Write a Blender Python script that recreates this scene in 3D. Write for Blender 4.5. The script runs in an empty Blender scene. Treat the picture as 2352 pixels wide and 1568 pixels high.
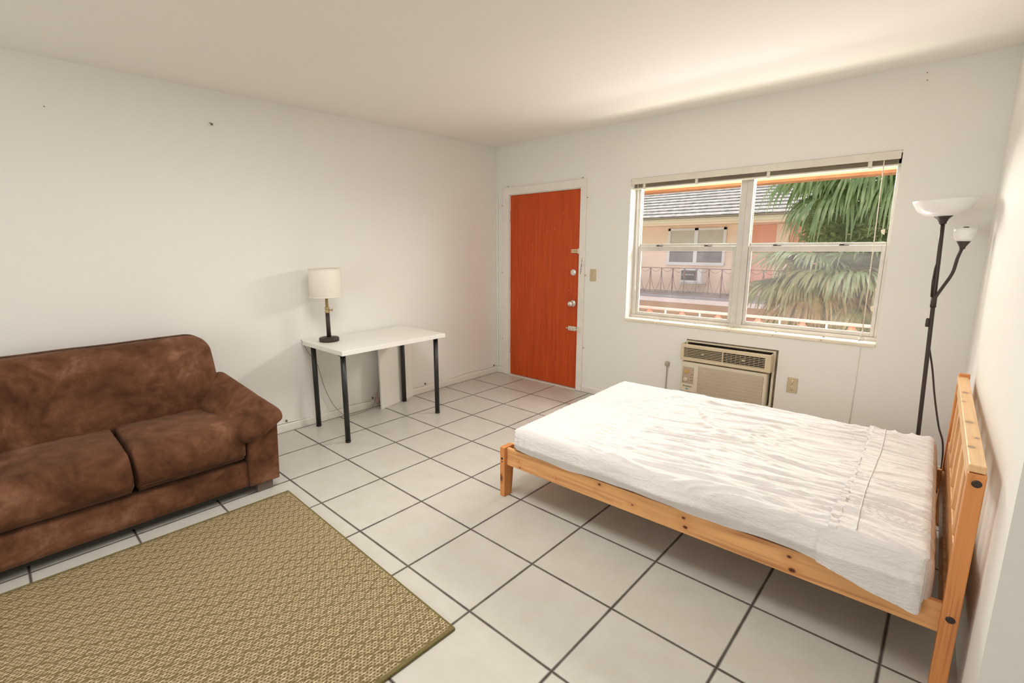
import bpy, bmesh, math, random
from mathutils import Vector, Matrix, noise
random.seed(7)
SC = bpy.context.scene
COL = SC.collection
PI = math.pi
V = Vector

# ------------------------------------------------------------------ camera
cam_d = bpy.data.cameras.new('camera')
cam_d.sensor_width = 36.0
cam_d.lens = 36.0 * 1112.0 / 2352.0
cam_d.shift_x = 67.576 / 2352.0
cam_d.shift_y = -13.239 / 2352.0
cam_d.clip_start = 0.02
cam = bpy.data.objects.new('camera', cam_d)
COL.objects.link(cam)
def cam_matrix(yaw, pitch, roll, loc):
    cy, sy, cp, sp = math.cos(yaw), math.sin(yaw), math.cos(pitch), math.sin(pitch)
    f = V((sy * cp, cy * cp, -sp)); r = V((cy, -sy, 0)); u = r.cross(f)
    cr, sr = math.cos(roll), math.sin(roll)
    r2 = r * cr + u * sr; u2 = u * cr - r * sr
    m = Matrix((r2, u2, -f)).transposed().to_4x4()
    m.translation = V(loc)
    return m
cam.matrix_world = cam_matrix(-0.7713255, 0.18532266, -0.00916089, (3.62294, -3.96913, 1.43062))
SC.camera = cam

# ------------------------------------------------------------------ world, sun, area lights, exposure
w = bpy.data.worlds.new('sky'); SC.world = w; w.use_nodes = True
bg = w.node_tree.nodes['Background']
bg.inputs[0].default_value = (0.80, 0.90, 1.0, 1); bg.inputs[1].default_value = 1.35

def lamp(name, typ, loc, target, energy, color=(1, 1, 1), **kw):
    d = bpy.data.lights.new(name, typ); d.energy = energy; d.color = color
    for k, v in kw.items(): setattr(d, k, v)
    o = bpy.data.objects.new(name, d); COL.objects.link(o); o.location = loc
    o.rotation_euler = (V(target) - V(loc)).to_track_quat('-Z', 'Y').to_euler()
    return o
# sun in front of the window wall, high enough that the roof eave keeps it out of the room; it lights the walkway outside
lamp('sun', 'SUN', (2.0, 12, 20), (0.6, 0.6, 0), 3.3, (1.0, 0.95, 0.86), angle=0.03)
# unseen fill light added behind the camera; the rear wall has no window
lamp('rear_fill', 'AREA', (2.0, -5.92, 1.25), (2.0, 0, 1.25), 34, (0.98, 0.985, 0.96), shape='RECTANGLE', size=2.2, size_y=1.5)
# unseen fill light added under the ceiling, with no fixture
lamp('ceiling_fill', 'AREA', (2.0, -2.75, 2.40), (2.0, -2.75, 0), 31, (1.0, 0.985, 0.945), shape='DISK', size=1.0)
# area light added out of view under the eave to boost window daylight
lamp('front_window_fill', 'AREA', (2.42, 0.72, 2.10), (2.3, -1.6, 0.40), 168, (0.985, 0.985, 0.97), shape='RECTANGLE', size=1.9, size_y=0.6)
# hidden area light added to strengthen the bounce off the sunlit walkway
lamp('walkway_bounce_fill', 'AREA', (2.42, 0.72, 0.06), (2.42, -0.35, 1.15), 64, (1.0, 0.955, 0.90), shape='RECTANGLE', size=2.6, size_y=0.8, spread=math.radians(105))

SC.view_settings.view_transform = 'Standard'
SC.view_settings.look = 'None'
SC.view_settings.gamma = 1.0
SC.view_settings.use_curve_mapping = False
SC.view_settings.exposure = 0.0
SC.cycles.max_bounces = 10
SC.cycles.diffuse_bounces = 6
SC.cycles.transparent_max_bounces = 16
SC.cycles.caustics_reflective = False
SC.cycles.caustics_refractive = False
SC.cycles.sample_clamp_indirect = 6.0

# ------------------------------------------------------------------ materials
def srgb(r, g, b):
    f = lambda c: (c / 255 / 12.92) if c / 255 <= 0.04045 else ((c / 255 + 0.055) / 1.055) ** 2.4
    return (f(r), f(g), f(b), 1)
class Mat:
    def __init__(s, name, color=(0.8, 0.8, 0.8, 1), rough=0.6, metal=0.0, spec=0.4):
        s.m = bpy.data.materials.new(name); s.m.use_nodes = True
        s.nt = s.m.node_tree; s.N = s.nt.nodes; s.L = s.nt.links
        s.b = s.N['Principled BSDF']; s.out = s.N['Material Output']
        s.b.inputs['Base Color'].default_value = color
        s.b.inputs['Roughness'].default_value = rough
        s.b.inputs['Metallic'].default_value = metal
        s.b.inputs['Specular IOR Level'].default_value = spec
    def n(s, t, **kw):
        nd = s.N.new(t)
        for k, v in kw.items(): setattr(nd, k, v)
        return nd
    def l(s, a, b): s.L.new(a, b)
    def coord(s, scale=(1, 1, 1), rot=(0, 0, 0), loc=(0, 0, 0), kind='Object'):
        tc = s.n('ShaderNodeTexCoord'); mp = s.n('ShaderNodeMapping')
        mp.inputs['Scale'].default_value = scale; mp.inputs['Rotation'].default_value = rot; mp.inputs['Location'].default_value = loc
        s.l(tc.outputs[kind], mp.inputs['Vector'])
        return mp.outputs['Vector']
    def noise(s, vec, scale, detail=4, rough=0.55, dist=0.0):
        t = s.n('ShaderNodeTexNoise'); t.inputs['Scale'].default_value = scale; t.inputs['Detail'].default_value = detail
        t.inputs['Roughness'].default_value = rough; t.inputs['Distortion'].default_value = dist
        s.l(vec, t.inputs['Vector']); return t.outputs['Fac']
    def ramp(s, fac, stops, interp='LINEAR'):
        r = s.n('ShaderNodeValToRGB'); r.color_ramp.interpolation = interp
        e = r.color_ramp.elements
        while len(e) < len(stops): e.new(0.5)
        for el, (p, c) in zip(e, stops): el.position = p; el.color = c if len(c) == 4 else (*c, 1)
        s.l(fac, r.inputs['Fac']); return r.outputs['Color']
    def mix(s, fac, a, b, blend='MIX'):
        m = s.n('ShaderNodeMix', data_type='RGBA', blend_type=blend)
        for i, v in ((0, fac), (6, a), (7, b)):
            if hasattr(v, 'is_linked') or isinstance(v, bpy.types.NodeSocket): s.l(v, m.inputs[i])
            else: m.inputs[i].default_value = v
        return m.outputs[2]
    def math(s, op, a, b=0.0, c=None):
        m = s.n('ShaderNodeMath', operation=op)
        for i, v in enumerate((a, b) if c is None else (a, b, c)):
            if isinstance(v, bpy.types.NodeSocket): s.l(v, m.inputs[i])
            else: m.inputs[i].default_value = v
        return m.outputs[0]
    def color(s, sock): s.l(sock, s.b.inputs['Base Color']); return s
    def bump(s, h, strength=0.2, dist=0.01):
        b = s.n('ShaderNodeBump'); b.inputs['Strength'].default_value = strength; b.inputs['Distance'].default_value = dist
        s.l(h, b.inputs['Height']); s.l(b.outputs['Normal'], s.b.inputs['Normal']); return s

M = {}
def plain(name, col, rough=0.6, metal=0.0, spec=0.4, var=0.04, scale=6.0):
    m = Mat(name, col, rough, metal, spec)
    f = m.noise(m.coord(), scale, 3)
    lo = tuple(c * (1 - var) for c in col[:3]); hi = tuple(min(1, c * (1 + var)) for c in col[:3])
    m.color(m.ramp(f, [(0.3, lo), (0.7, hi)]))
    M[name] = m.m
    return m
p_ = plain('wall_paint', (0.815, 0.803, 0.765, 1), 0.62, var=0.012, scale=1.3); p_.bump(p_.noise(p_.coord(), 55, 3), 0.08, 0.003)
p_ = plain('ceiling_paint', (0.85, 0.825, 0.78, 1), 0.75, var=0.012, scale=1.0); p_.bump(p_.noise(p_.coord(), 70, 3), 0.08, 0.003)
plain('trim_paint', (0.80, 0.775, 0.715, 1), 0.45, var=0.03, scale=9)
plain('white_laminate', (0.84, 0.825, 0.78, 1), 0.38, var=0.01)
plain('black_metal', (0.016, 0.016, 0.016, 1), 0.42, spec=0.5, var=0.1)
plain('bronze_metal', (0.050, 0.036, 0.030, 1), 0.45, 0.3, var=0.15)
plain('dark_brown_metal', (0.060, 0.044, 0.040, 1), 0.42, 0.4, var=0.1)
plain('brass', (0.52, 0.38, 0.19, 1), 0.42, 0.5, var=0.1)
plain('pale_brass', (0.72, 0.60, 0.42, 1), 0.4, 0.2, var=0.05)
plain('brushed_nickel', (0.80, 0.78, 0.74, 1), 0.25, 0.85, var=0.03)
plain('painted_steel', (0.74, 0.69, 0.60, 1), 0.4, var=0.06, scale=30)
plain('frame_aluminium', (0.62, 0.595, 0.545, 1), 0.42, 0.15, var=0.05, scale=14)
plain('blind_plastic', (0.74, 0.70, 0.60, 1), 0.4, var=0.05, scale=12)
plain('sill_marble', (0.79, 0.73, 0.58, 1), 0.25, var=0.06, scale=10)
plain('beige_plastic', (0.56, 0.465, 0.30, 1), 0.4, var=0.03)
plain('ivory_plastic', (0.66, 0.555, 0.385, 1), 0.42, var=0.03)
plain('cream_plastic', (0.70, 0.64, 0.50, 1), 0.42, var=0.03)
plain('control_plastic', (0.47, 0.37, 0.29, 1), 0.4, var=0.04)
plain('gold_plastic', (0.62, 0.40, 0.13, 1), 0.35, var=0.05)
plain('dark_plastic', (0.018, 0.016, 0.014, 1), 0.55, var=0.1)
plain('dirty_metal', (0.20, 0.15, 0.095, 1), 0.6, 0.2, var=0.45, scale=18)
plain('ink_black', (0.02, 0.02, 0.02, 1), 0.5)
plain('badge_blue', (0.20, 0.42, 0.46, 1), 0.5)
plain('grey_cord', (0.40, 0.36, 0.29, 1), 0.5)
plain('brown_cord', (0.06, 0.035, 0.028, 1), 0.5)
plain('pink_plastic', (0.72, 0.46, 0.42, 1), 0.25)
plain('cord_white', (0.78, 0.71, 0.58, 1), 0.6)
plain('foot_taupe', (0.15, 0.11, 0.09, 1), 0.55)
plain('concrete', (0.50, 0.47, 0.44, 1), 0.85, var=0.1)
plain('walkway_paint', (0.48, 0.45, 0.41, 1), 0.8, var=0.05)
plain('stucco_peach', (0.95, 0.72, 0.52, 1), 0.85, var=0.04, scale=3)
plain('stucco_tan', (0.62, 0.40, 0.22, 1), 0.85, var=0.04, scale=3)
plain('slab_pink', (0.82, 0.66, 0.58, 1), 0.8, var=0.04)
plain('slab_grey', (0.34, 0.30, 0.30, 1), 0.85, var=0.08)
plain('door_salmon', (0.88, 0.40, 0.26, 1), 0.6, var=0.04)
plain('fascia_cream', (0.76, 0.63, 0.44, 1), 0.7, var=0.03)
plain('fascia_orange', (0.40, 0.18, 0.085, 1), 0.7, var=0.2, scale=8)
plain('white_paint', (0.82, 0.78, 0.72, 1), 0.5, var=0.03)
plain('rail_brown', (0.20, 0.11, 0.085, 1), 0.6, var=0.1)
plain('rail_pink', (0.66, 0.42, 0.36, 1), 0.5, var=0.05)
plain('vase_salmon', (0.74, 0.31, 0.20, 1), 0.5, var=0.06)
plain('window_shade', (0.62, 0.55, 0.44, 1), 0.6, var=0.06, scale=4)
plain('window_screen', (0.20, 0.185, 0.17, 1), 0.5, var=0.15, scale=5)
plain('roof_tile', (0.50, 0.45, 0.43, 1), 0.85, var=0.3, scale=7)
plain('bark', (0.16, 0.11, 0.07, 1), 0.9, var=0.35, scale=16)
plain('asphalt', (0.68, 0.63, 0.57, 1), 0.9, var=0.1)

# brushed door veneer
m = Mat('door_veneer', (0.36, 0.075, 0.012, 1), 0.42, spec=0.35)
v_ = m.coord((1.0, 1.0, 0.045)); g = m.noise(v_, 42, 6, 0.6, 0.6); g2 = m.noise(m.coord((1, 1, 0.5)), 2.2, 3)
c1 = m.ramp(g, [(0.3, (0.42, 0.052, 0.006)), (0.55, (0.56, 0.078, 0.008)), (0.75, (0.66, 0.105, 0.012))])
c2 = m.mix(m.math('MULTIPLY', g2, 0.45), c1, (0.42, 0.046, 0.005, 1))
sp = m.n('ShaderNodeTexVoronoi'); sp.inputs['Scale'].default_value = 13; m.l(m.coord(), sp.inputs['Vector'])
c3 = m.mix(m.math('LESS_THAN', sp.outputs['Distance'], 0.035), c2, (0.72, 0.60, 0.46, 1))
m.color(c3); M['door_veneer'] = m.m

# pine: knots given as points in the part's own object space; grain along one axis
def pine(name, axis, base=(0.62, 0.315, 0.118), knots=(), contrast=1.0, vor=False, kcol=(0.10, 0.022, 0.010, 1)):
    m = Mat(name, (*base, 1), 0.42, spec=0.3)
    sc = [1.0, 1.0, 1.0]; sc[axis] = 0.06
    v = m.coord(tuple(sc)); f1 = m.noise(v, 26, 5, 0.55, 1.2); f2 = m.noise(v, 75, 3, 0.5, 0.2)
    lo = tuple(c * (1 - 0.34 * contrast) for c in base[:1]) + tuple(c * (1 - 0.46 * contrast) for c in base[1:])
    hi = tuple(min(1, c * 1.12) for c in base)
    c = m.ramp(f1, [(0.30, lo), (0.50, base), (0.72, hi)])
    c = m.mix(m.math('MULTIPLY', f2, 0.25), c, (lo[0] * 0.9, lo[1] * 0.85, lo[2] * 0.8, 1))
    if vor:
        vo = m.n('ShaderNodeTexVoronoi'); vo.inputs['Scale'].default_value = 5.0
        s2 = [1.0] * 3; s2[axis] = 0.55; m.l(m.coord(tuple(s2), loc=(0.37, 0.21, 0.11)), vo.inputs['Vector'])
        k = m.ramp(vo.outputs['Distance'], [(0.0, (1, 1, 1)), (0.045, (0.9, 0.9, 0.9)), (0.075, (0.25, 0.25, 0.25)), (0.12, (0, 0, 0))])
        c = m.mix(k, c, (0.17, 0.045, 0.018, 1))
    if knots:
        tc = m.n('ShaderNodeTexCoord')
        acc = None
        for (kx, ky, kz, kr) in knots:
            sub = m.n('ShaderNodeVectorMath', operation='SUBTRACT'); m.l(tc.outputs['Object'], sub.inputs[0]); sub.inputs[1].default_value = (kx, ky, kz)
            mu = m.n('ShaderNodeVectorMath', operation='MULTIPLY'); m.l(sub.outputs[0], mu.inputs[0])
            ms = [1.0] * 3; ms[axis] = 0.72; mu.inputs[1].default_value = ms
            ln = m.n('ShaderNodeVectorMath', operation='LENGTH'); m.l(mu.outputs[0], ln.inputs[0])
            t = m.math('DIVIDE', ln.outputs['Value'], kr)
            acc = t if acc is None else m.math('MINIMUM', acc, t)
        k = m.ramp(acc, [(0.0, (1, 1, 1)), (0.75, (0.92, 0.92, 0.92)), (1.0, (0.35, 0.35, 0.35)), (1.0, (0, 0, 0))])
        acc2 = m.math('MULTIPLY', acc, 0.25)
        halo = m.ramp(acc2, [(0.2, (0.55, 0.55, 0.55)), (0.7, (0, 0, 0))])
        c = m.mix(halo, c, (base[0] * 0.78, base[1] * 0.62, base[2] * 0.5, 1))
        k2 = m.ramp(m.math('MULTIPLY', acc, 0.5), [(0.38, (1, 1, 1)), (0.52, (0, 0, 0))])
        c = m.mix(k2, c, kcol)
    m.color(c); M[name] = m.m

# floor tile
m = Mat('floor_tile', (0.72, 0.66, 0.56, 1), 0.33, spec=0.4)
tc = m.n('ShaderNodeTexCoord'); sx = m.n('ShaderNodeSeparateXYZ'); m.l(tc.outputs['Object'], sx.inputs[0])
def cell(o): return m.math('ABSOLUTE', m.math('SUBTRACT', m.math('FRACT', m.math('ADD', m.math('DIVIDE', o, 0.4), 0.5)), 0.5))
wob = m.math('MULTIPLY', m.math('SUBTRACT', m.noise(tc.outputs['Object'], 9, 2), 0.5), 0.004)
dmin = m.math('ADD', m.math('MULTIPLY', m.math('MINIMUM', cell(sx.outputs[0]), cell(sx.outputs[1])), 0.4), wob)
grout = m.ramp(dmin, [(0.0, (1, 1, 1)), (0.0036, (1, 1, 1)), (0.0048, (0, 0, 0)), (1, (0, 0, 0))])
fx = m.math('FLOOR', m.math('DIVIDE', sx.outputs[0], 0.4)); fy = m.math('FLOOR', m.math('DIVIDE', sx.outputs[1], 0.4))
cmb = m.n('ShaderNodeCombineXYZ'); m.l(fx, cmb.inputs[0]); m.l(fy, cmb.inputs[1])
wn = m.n('ShaderNodeTexWhiteNoise'); m.l(cmb.outputs[0], wn.inputs['Vector'])
mot = m.noise(tc.outputs['Object'], 8, 5, 0.6)
mot2 = m.noise(tc.outputs['Object'], 60, 3, 0.6)
tcol = m.ramp(mot, [(0.3, (0.54, 0.512, 0.455)), (0.6, (0.585, 0.562, 0.512)), (0.8, (0.605, 0.585, 0.54))])
tcol = m.mix(m.math('MULTIPLY', mot2, 0.25), tcol, (0.52, 0.485, 0.425, 1))
tcol = m.mix(m.math('MULTIPLY', wn.outputs['Value'], 0.18), tcol, (0.53, 0.50, 0.445, 1))
sp = m.n('ShaderNodeTexVoronoi'); sp.inputs['Scale'].default_value = 3.2; m.l(tc.outputs['Object'], sp.inputs['Vector'])
tcol = m.mix(m.math('LESS_THAN', sp.outputs['Distance'], 0.011), tcol, (0.10, 0.07, 0.05, 1))
m.color(m.mix(grout, tcol, (0.047, 0.028, 0.022, 1)))
m.l(m.mix(grout, (0.33, 0.33, 0.33, 1), (0.8, 0.8, 0.8, 1)), m.b.inputs['Roughness'])
m.bump(m.math('SUBTRACT', m.math('MULTIPLY', mot2, 0.06), grout), 0.35, 0.003)
M['floor_tile'] = m.m

# woven rug: beige dashes over an olive ground, with an olive diamond lattice
m = Mat('rug_weave', (0.5, 0.4, 0.2, 1), 0.9, spec=0.15)
tc = m.n('ShaderNodeTexCoord'); sx = m.n('ShaderNodeSeparateXYZ'); m.l(tc.outputs['Object'], sx.inputs[0])
nx = m.noise(tc.outputs['Object'], 40, 2); ny = m.noise(m.coord(loc=(3, 1, 0)), 40, 2)
X = m.math('ADD', sx.outputs[0], m.math('MULTIPLY', m.math('SUBTRACT', nx, 0.5), 0.007))
Y = m.math('ADD', sx.outputs[1], m.math('MULTIPLY', m.math('SUBTRACT', ny, 0.5), 0.007))
def cellf(v, per, off=None):
    q = m.math('DIVIDE', v, per)
    if off is not None: q = m.math('ADD', q, off)
    return m.math('FLOOR', q), m.math('ABSOLUTE', m.math('SUBTRACT', m.math('FRACT', q), 0.5))
def grid(perx, pery, shift, ax, ay):
    """elliptical spots on a staggered grid; 0 at a spot's centre, 1 at its rim"""
    ri, rf = cellf(X, perx); of = m.math('MULTIPLY', ri, shift)
    ci, cf = cellf(Y, pery, of)
    return m.math('ADD', m.math('POWER', m.math('DIVIDE', rf, ax), 2.0), m.math('POWER', m.math('DIVIDE', cf, ay), 2.0))
long_d = m.ramp(grid(0.0215, 0.0285, 0.37, 0.115, 0.43), [(0.0, (1, 1, 1)), (0.6, (0.9, 0.9, 0.9)), (1.0, (0, 0, 0))])
dots = m.ramp(grid(0.01075, 0.0143, 0.5, 0.41, 0.37), [(0.0, (1, 1, 1)), (0.55, (0.9, 0.9, 0.9)), (1.0, (0, 0, 0))])
def saw(v): return m.math('ABSOLUTE', m.math('SUBTRACT', m.math('FRACT', v), 0.5))
u1 = saw(m.math('DIVIDE', m.math('ADD', X, m.math('MULTIPLY', Y, 0.62)), 0.066))
u2 = saw(m.math('DIVIDE', m.math('SUBTRACT', X, m.math('MULTIPLY', Y, 0.62)), 0.066))
latm = m.ramp(m.math('MINIMUM', u1, u2), [(0.0, (1, 1, 1)), (0.05, (0.9, 0.9, 0.9)), (0.115, (0, 0, 0))])
fib = m.noise(m.coord((1, 0.3, 1)), 260, 2)
tan = m.ramp(fib, [(0.3, (0.32, 0.235, 0.128)), (0.7, (0.46, 0.355, 0.21))])
pale = m.ramp(fib, [(0.3, (0.66, 0.53, 0.345)), (0.7, (0.84, 0.71, 0.50))])
olive = m.ramp(fib, [(0.3, (0.115, 0.083, 0.028)), (0.7, (0.185, 0.140, 0.053))])
big = m.noise(tc.outputs['Object'], 2.5, 2)
cc = m.mix(dots, tan, olive)
cc = m.mix(m.math('MULTIPLY', latm, 0.88), cc, olive)
cc = m.mix(m.math('MULTIPLY', long_d, 0.92), cc, pale)
cc = m.mix(m.math('MULTIPLY', big, 0.12), cc, (0.42, 0.33, 0.18, 1))
m.color(cc); m.bump(m.math('SUBTRACT', long_d, m.math('MULTIPLY', dots, 0.6)), 0.8, 0.004); M['rug_weave'] = m.m
plain('rug_binding', (0.155, 0.125, 0.042, 1), 0.9, var=0.15, scale=80)

# brown suede: nap shows as lighter and darker brushed patches
m = Mat('brown_suede', (0.16, 0.06, 0.03, 1), 0.85, spec=0.15)
a = m.noise(m.coord((1, 1, 1.2)), 3.4, 6, 0.62, 0.7); b2 = m.noise(m.coord(loc=(4, 2, 1)), 13, 4, 0.6, 0.5); c3 = m.noise(m.coord(), 300, 2)
nap = m.math('ADD', m.math('MULTIPLY', a, 0.7), m.math('MULTIPLY', b2, 0.3))
col = m.ramp(nap, [(0.36, (0.058, 0.022, 0.010)), (0.47, (0.112, 0.045, 0.021)), (0.56, (0.165, 0.070, 0.036)), (0.66, (0.270, 0.135, 0.082))])
col = m.mix(m.math('MULTIPLY', c3, 0.25), col, (0.08, 0.032, 0.017, 1))
m.color(col); m.b.inputs['Sheen Weight'].default_value = 0.2; m.b.inputs['Sheen Roughness'].default_value = 0.4
m.b.inputs['Sheen Tint'].default_value = (0.9, 0.62, 0.45, 1)
m.bump(m.math('ADD', m.math('MULTIPLY', b2, 0.6), m.math('MULTIPLY', c3, 0.1)), 0.25, 0.01); M['brown_suede'] = m.m

# cotton sheet
m = Mat('sheet_cotton', (0.77, 0.737, 0.722, 1), 0.8, spec=0.2)
v1 = m.coord((0.25, 1.0, 1.0)); h1 = m.noise(v1, 34, 5, 0.6, 1.4); h2 = m.noise(m.coord((0.5, 1, 1), rot=(0, 0, 0.5)), 60, 4, 0.6, 0.8)
m.bump(m.math('ADD', h1, m.math('MULTIPLY', h2, 0.5)), 0.55, 0.012)
M['sheet_cotton'] = m.m
plain('mattress_ticking', (0.74, 0.70, 0.66, 1), 0.85)

# lamp shade linen and opal plastic
m = Mat('linen_shade', (0.80, 0.76, 0.68, 1), 0.8, spec=0.2)
wv = m.noise(m.coord((1, 1, 0.15)), 240, 2); wv2 = m.noise(m.coord((0.15, 0.15, 1)), 240, 2)
m.bump(m.math('ADD', wv, wv2), 0.15, 0.002); M['linen_shade'] = m.m
m = Mat('opal_plastic', (0.84, 0.83, 0.82, 1), 0.28, spec=0.5)
m.b.inputs['Subsurface Weight'].default_value = 0.15; m.b.inputs['Subsurface Radius'].default_value = (0.02, 0.02, 0.02)
m.color(m.ramp(m.noise(m.coord(), 8, 2), [(0.3, (0.83, 0.82, 0.81)), (0.7, (0.86, 0.85, 0.84))])); M['opal_plastic'] = m.m

def glass(name, haze, tint):
    m = Mat(name)
    tr = m.n('ShaderNodeBsdfTransparent'); tr.inputs[0].default_value = tint
    gl = m.n('ShaderNodeBsdfGlossy'); gl.inputs['Roughness'].default_value = 0.02
    fr = m.n('ShaderNodeFresnel'); fr.inputs[0].default_value = 1.45
    m1 = m.n('ShaderNodeMixShader'); m.l(m.math('MULTIPLY', fr.outputs[0], 0.12), m1.inputs[0]); m.l(tr.outputs[0], m1.inputs[1]); m.l(gl.outputs[0], m1.inputs[2])
    df = m.n('ShaderNodeBsdfTranslucent'); df.inputs[0].default_value = (0.9, 0.85, 0.8, 1)
    m2 = m.n('ShaderNodeMixShader')
    m.l(m.math('MULTIPLY', m.noise(m.coord(), 5, 3), haze), m2.inputs[0]); m.l(m1.outputs[0], m2.inputs[1]); m.l(df.outputs[0], m2.inputs[2])
    m.l(m2.outputs[0], m.out.inputs['Surface']); M[name] = m.m
glass('clear_glass', 0.0, (0.98, 0.97, 0.93, 1))
glass('dusty_glass', 0.035, (0.93, 0.90, 0.91, 1))

def leaf(name, stops, trans=0.42, rough=0.3):
    m = Mat(name, rough=rough, spec=0.7)
    f = m.noise(m.coord(), 3.0, 4, 0.7)
    c = m.ramp(f, stops); m.color(c)
    tl = m.n('ShaderNodeBsdfTranslucent'); m.l(c, tl.inputs[0])
    mx = m.n('ShaderNodeMixShader'); mx.inputs[0].default_value = trans
    m.l(m.b.outputs[0], mx.inputs[1]); m.l(tl.outputs[0], mx.inputs[2]); m.l(mx.outputs[0], m.out.inputs['Surface']); M[name] = m.m
leaf('palm_green', [(0.3, (0.16, 0.23, 0.085)), (0.5, (0.32, 0.42, 0.17)), (0.72, (0.60, 0.66, 0.38))])
leaf('palm_olive', [(0.3, (0.20, 0.21, 0.08)), (0.5, (0.41, 0.41, 0.17)), (0.72, (0.70, 0.64, 0.36))])
leaf('palm_dry', [(0.3, (0.34, 0.22, 0.08)), (0.5, (0.55, 0.40, 0.15)), (0.72, (0.70, 0.58, 0.28))])
leaf('slat_plastic', [(0.3, (0.55, 0.48, 0.36)), (0.7, (0.66, 0.59, 0.46))], 0.35, 0.4)
leaf('small_leaves', [(0.3, (0.17, 0.23, 0.08)), (0.5, (0.40, 0.48, 0.18)), (0.72, (0.78, 0.78, 0.46))], 0.5, 0.3)

# ------------------------------------------------------------------ object helpers
def link(o):
    COL.objects.link(o); return o
def tag(o, label=None, cat=None, group=None, kind=None):
    if label: o['label'] = label
    if cat: o['category'] = cat
    if group: o['group'] = group
    if kind: o['kind'] = kind
    return o
BASE = {}
def thing(name, label, cat, base=(0, 0, 0), rz=0.0, group=None, kind=None):
    o = link(bpy.data.objects.new(name, None)); o.location = base; o.rotation_euler = (0, 0, rz)
    o.empty_display_size = 0.05
    BASE[o.name] = V(base)
    return tag(o, label, cat, group, kind)

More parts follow.
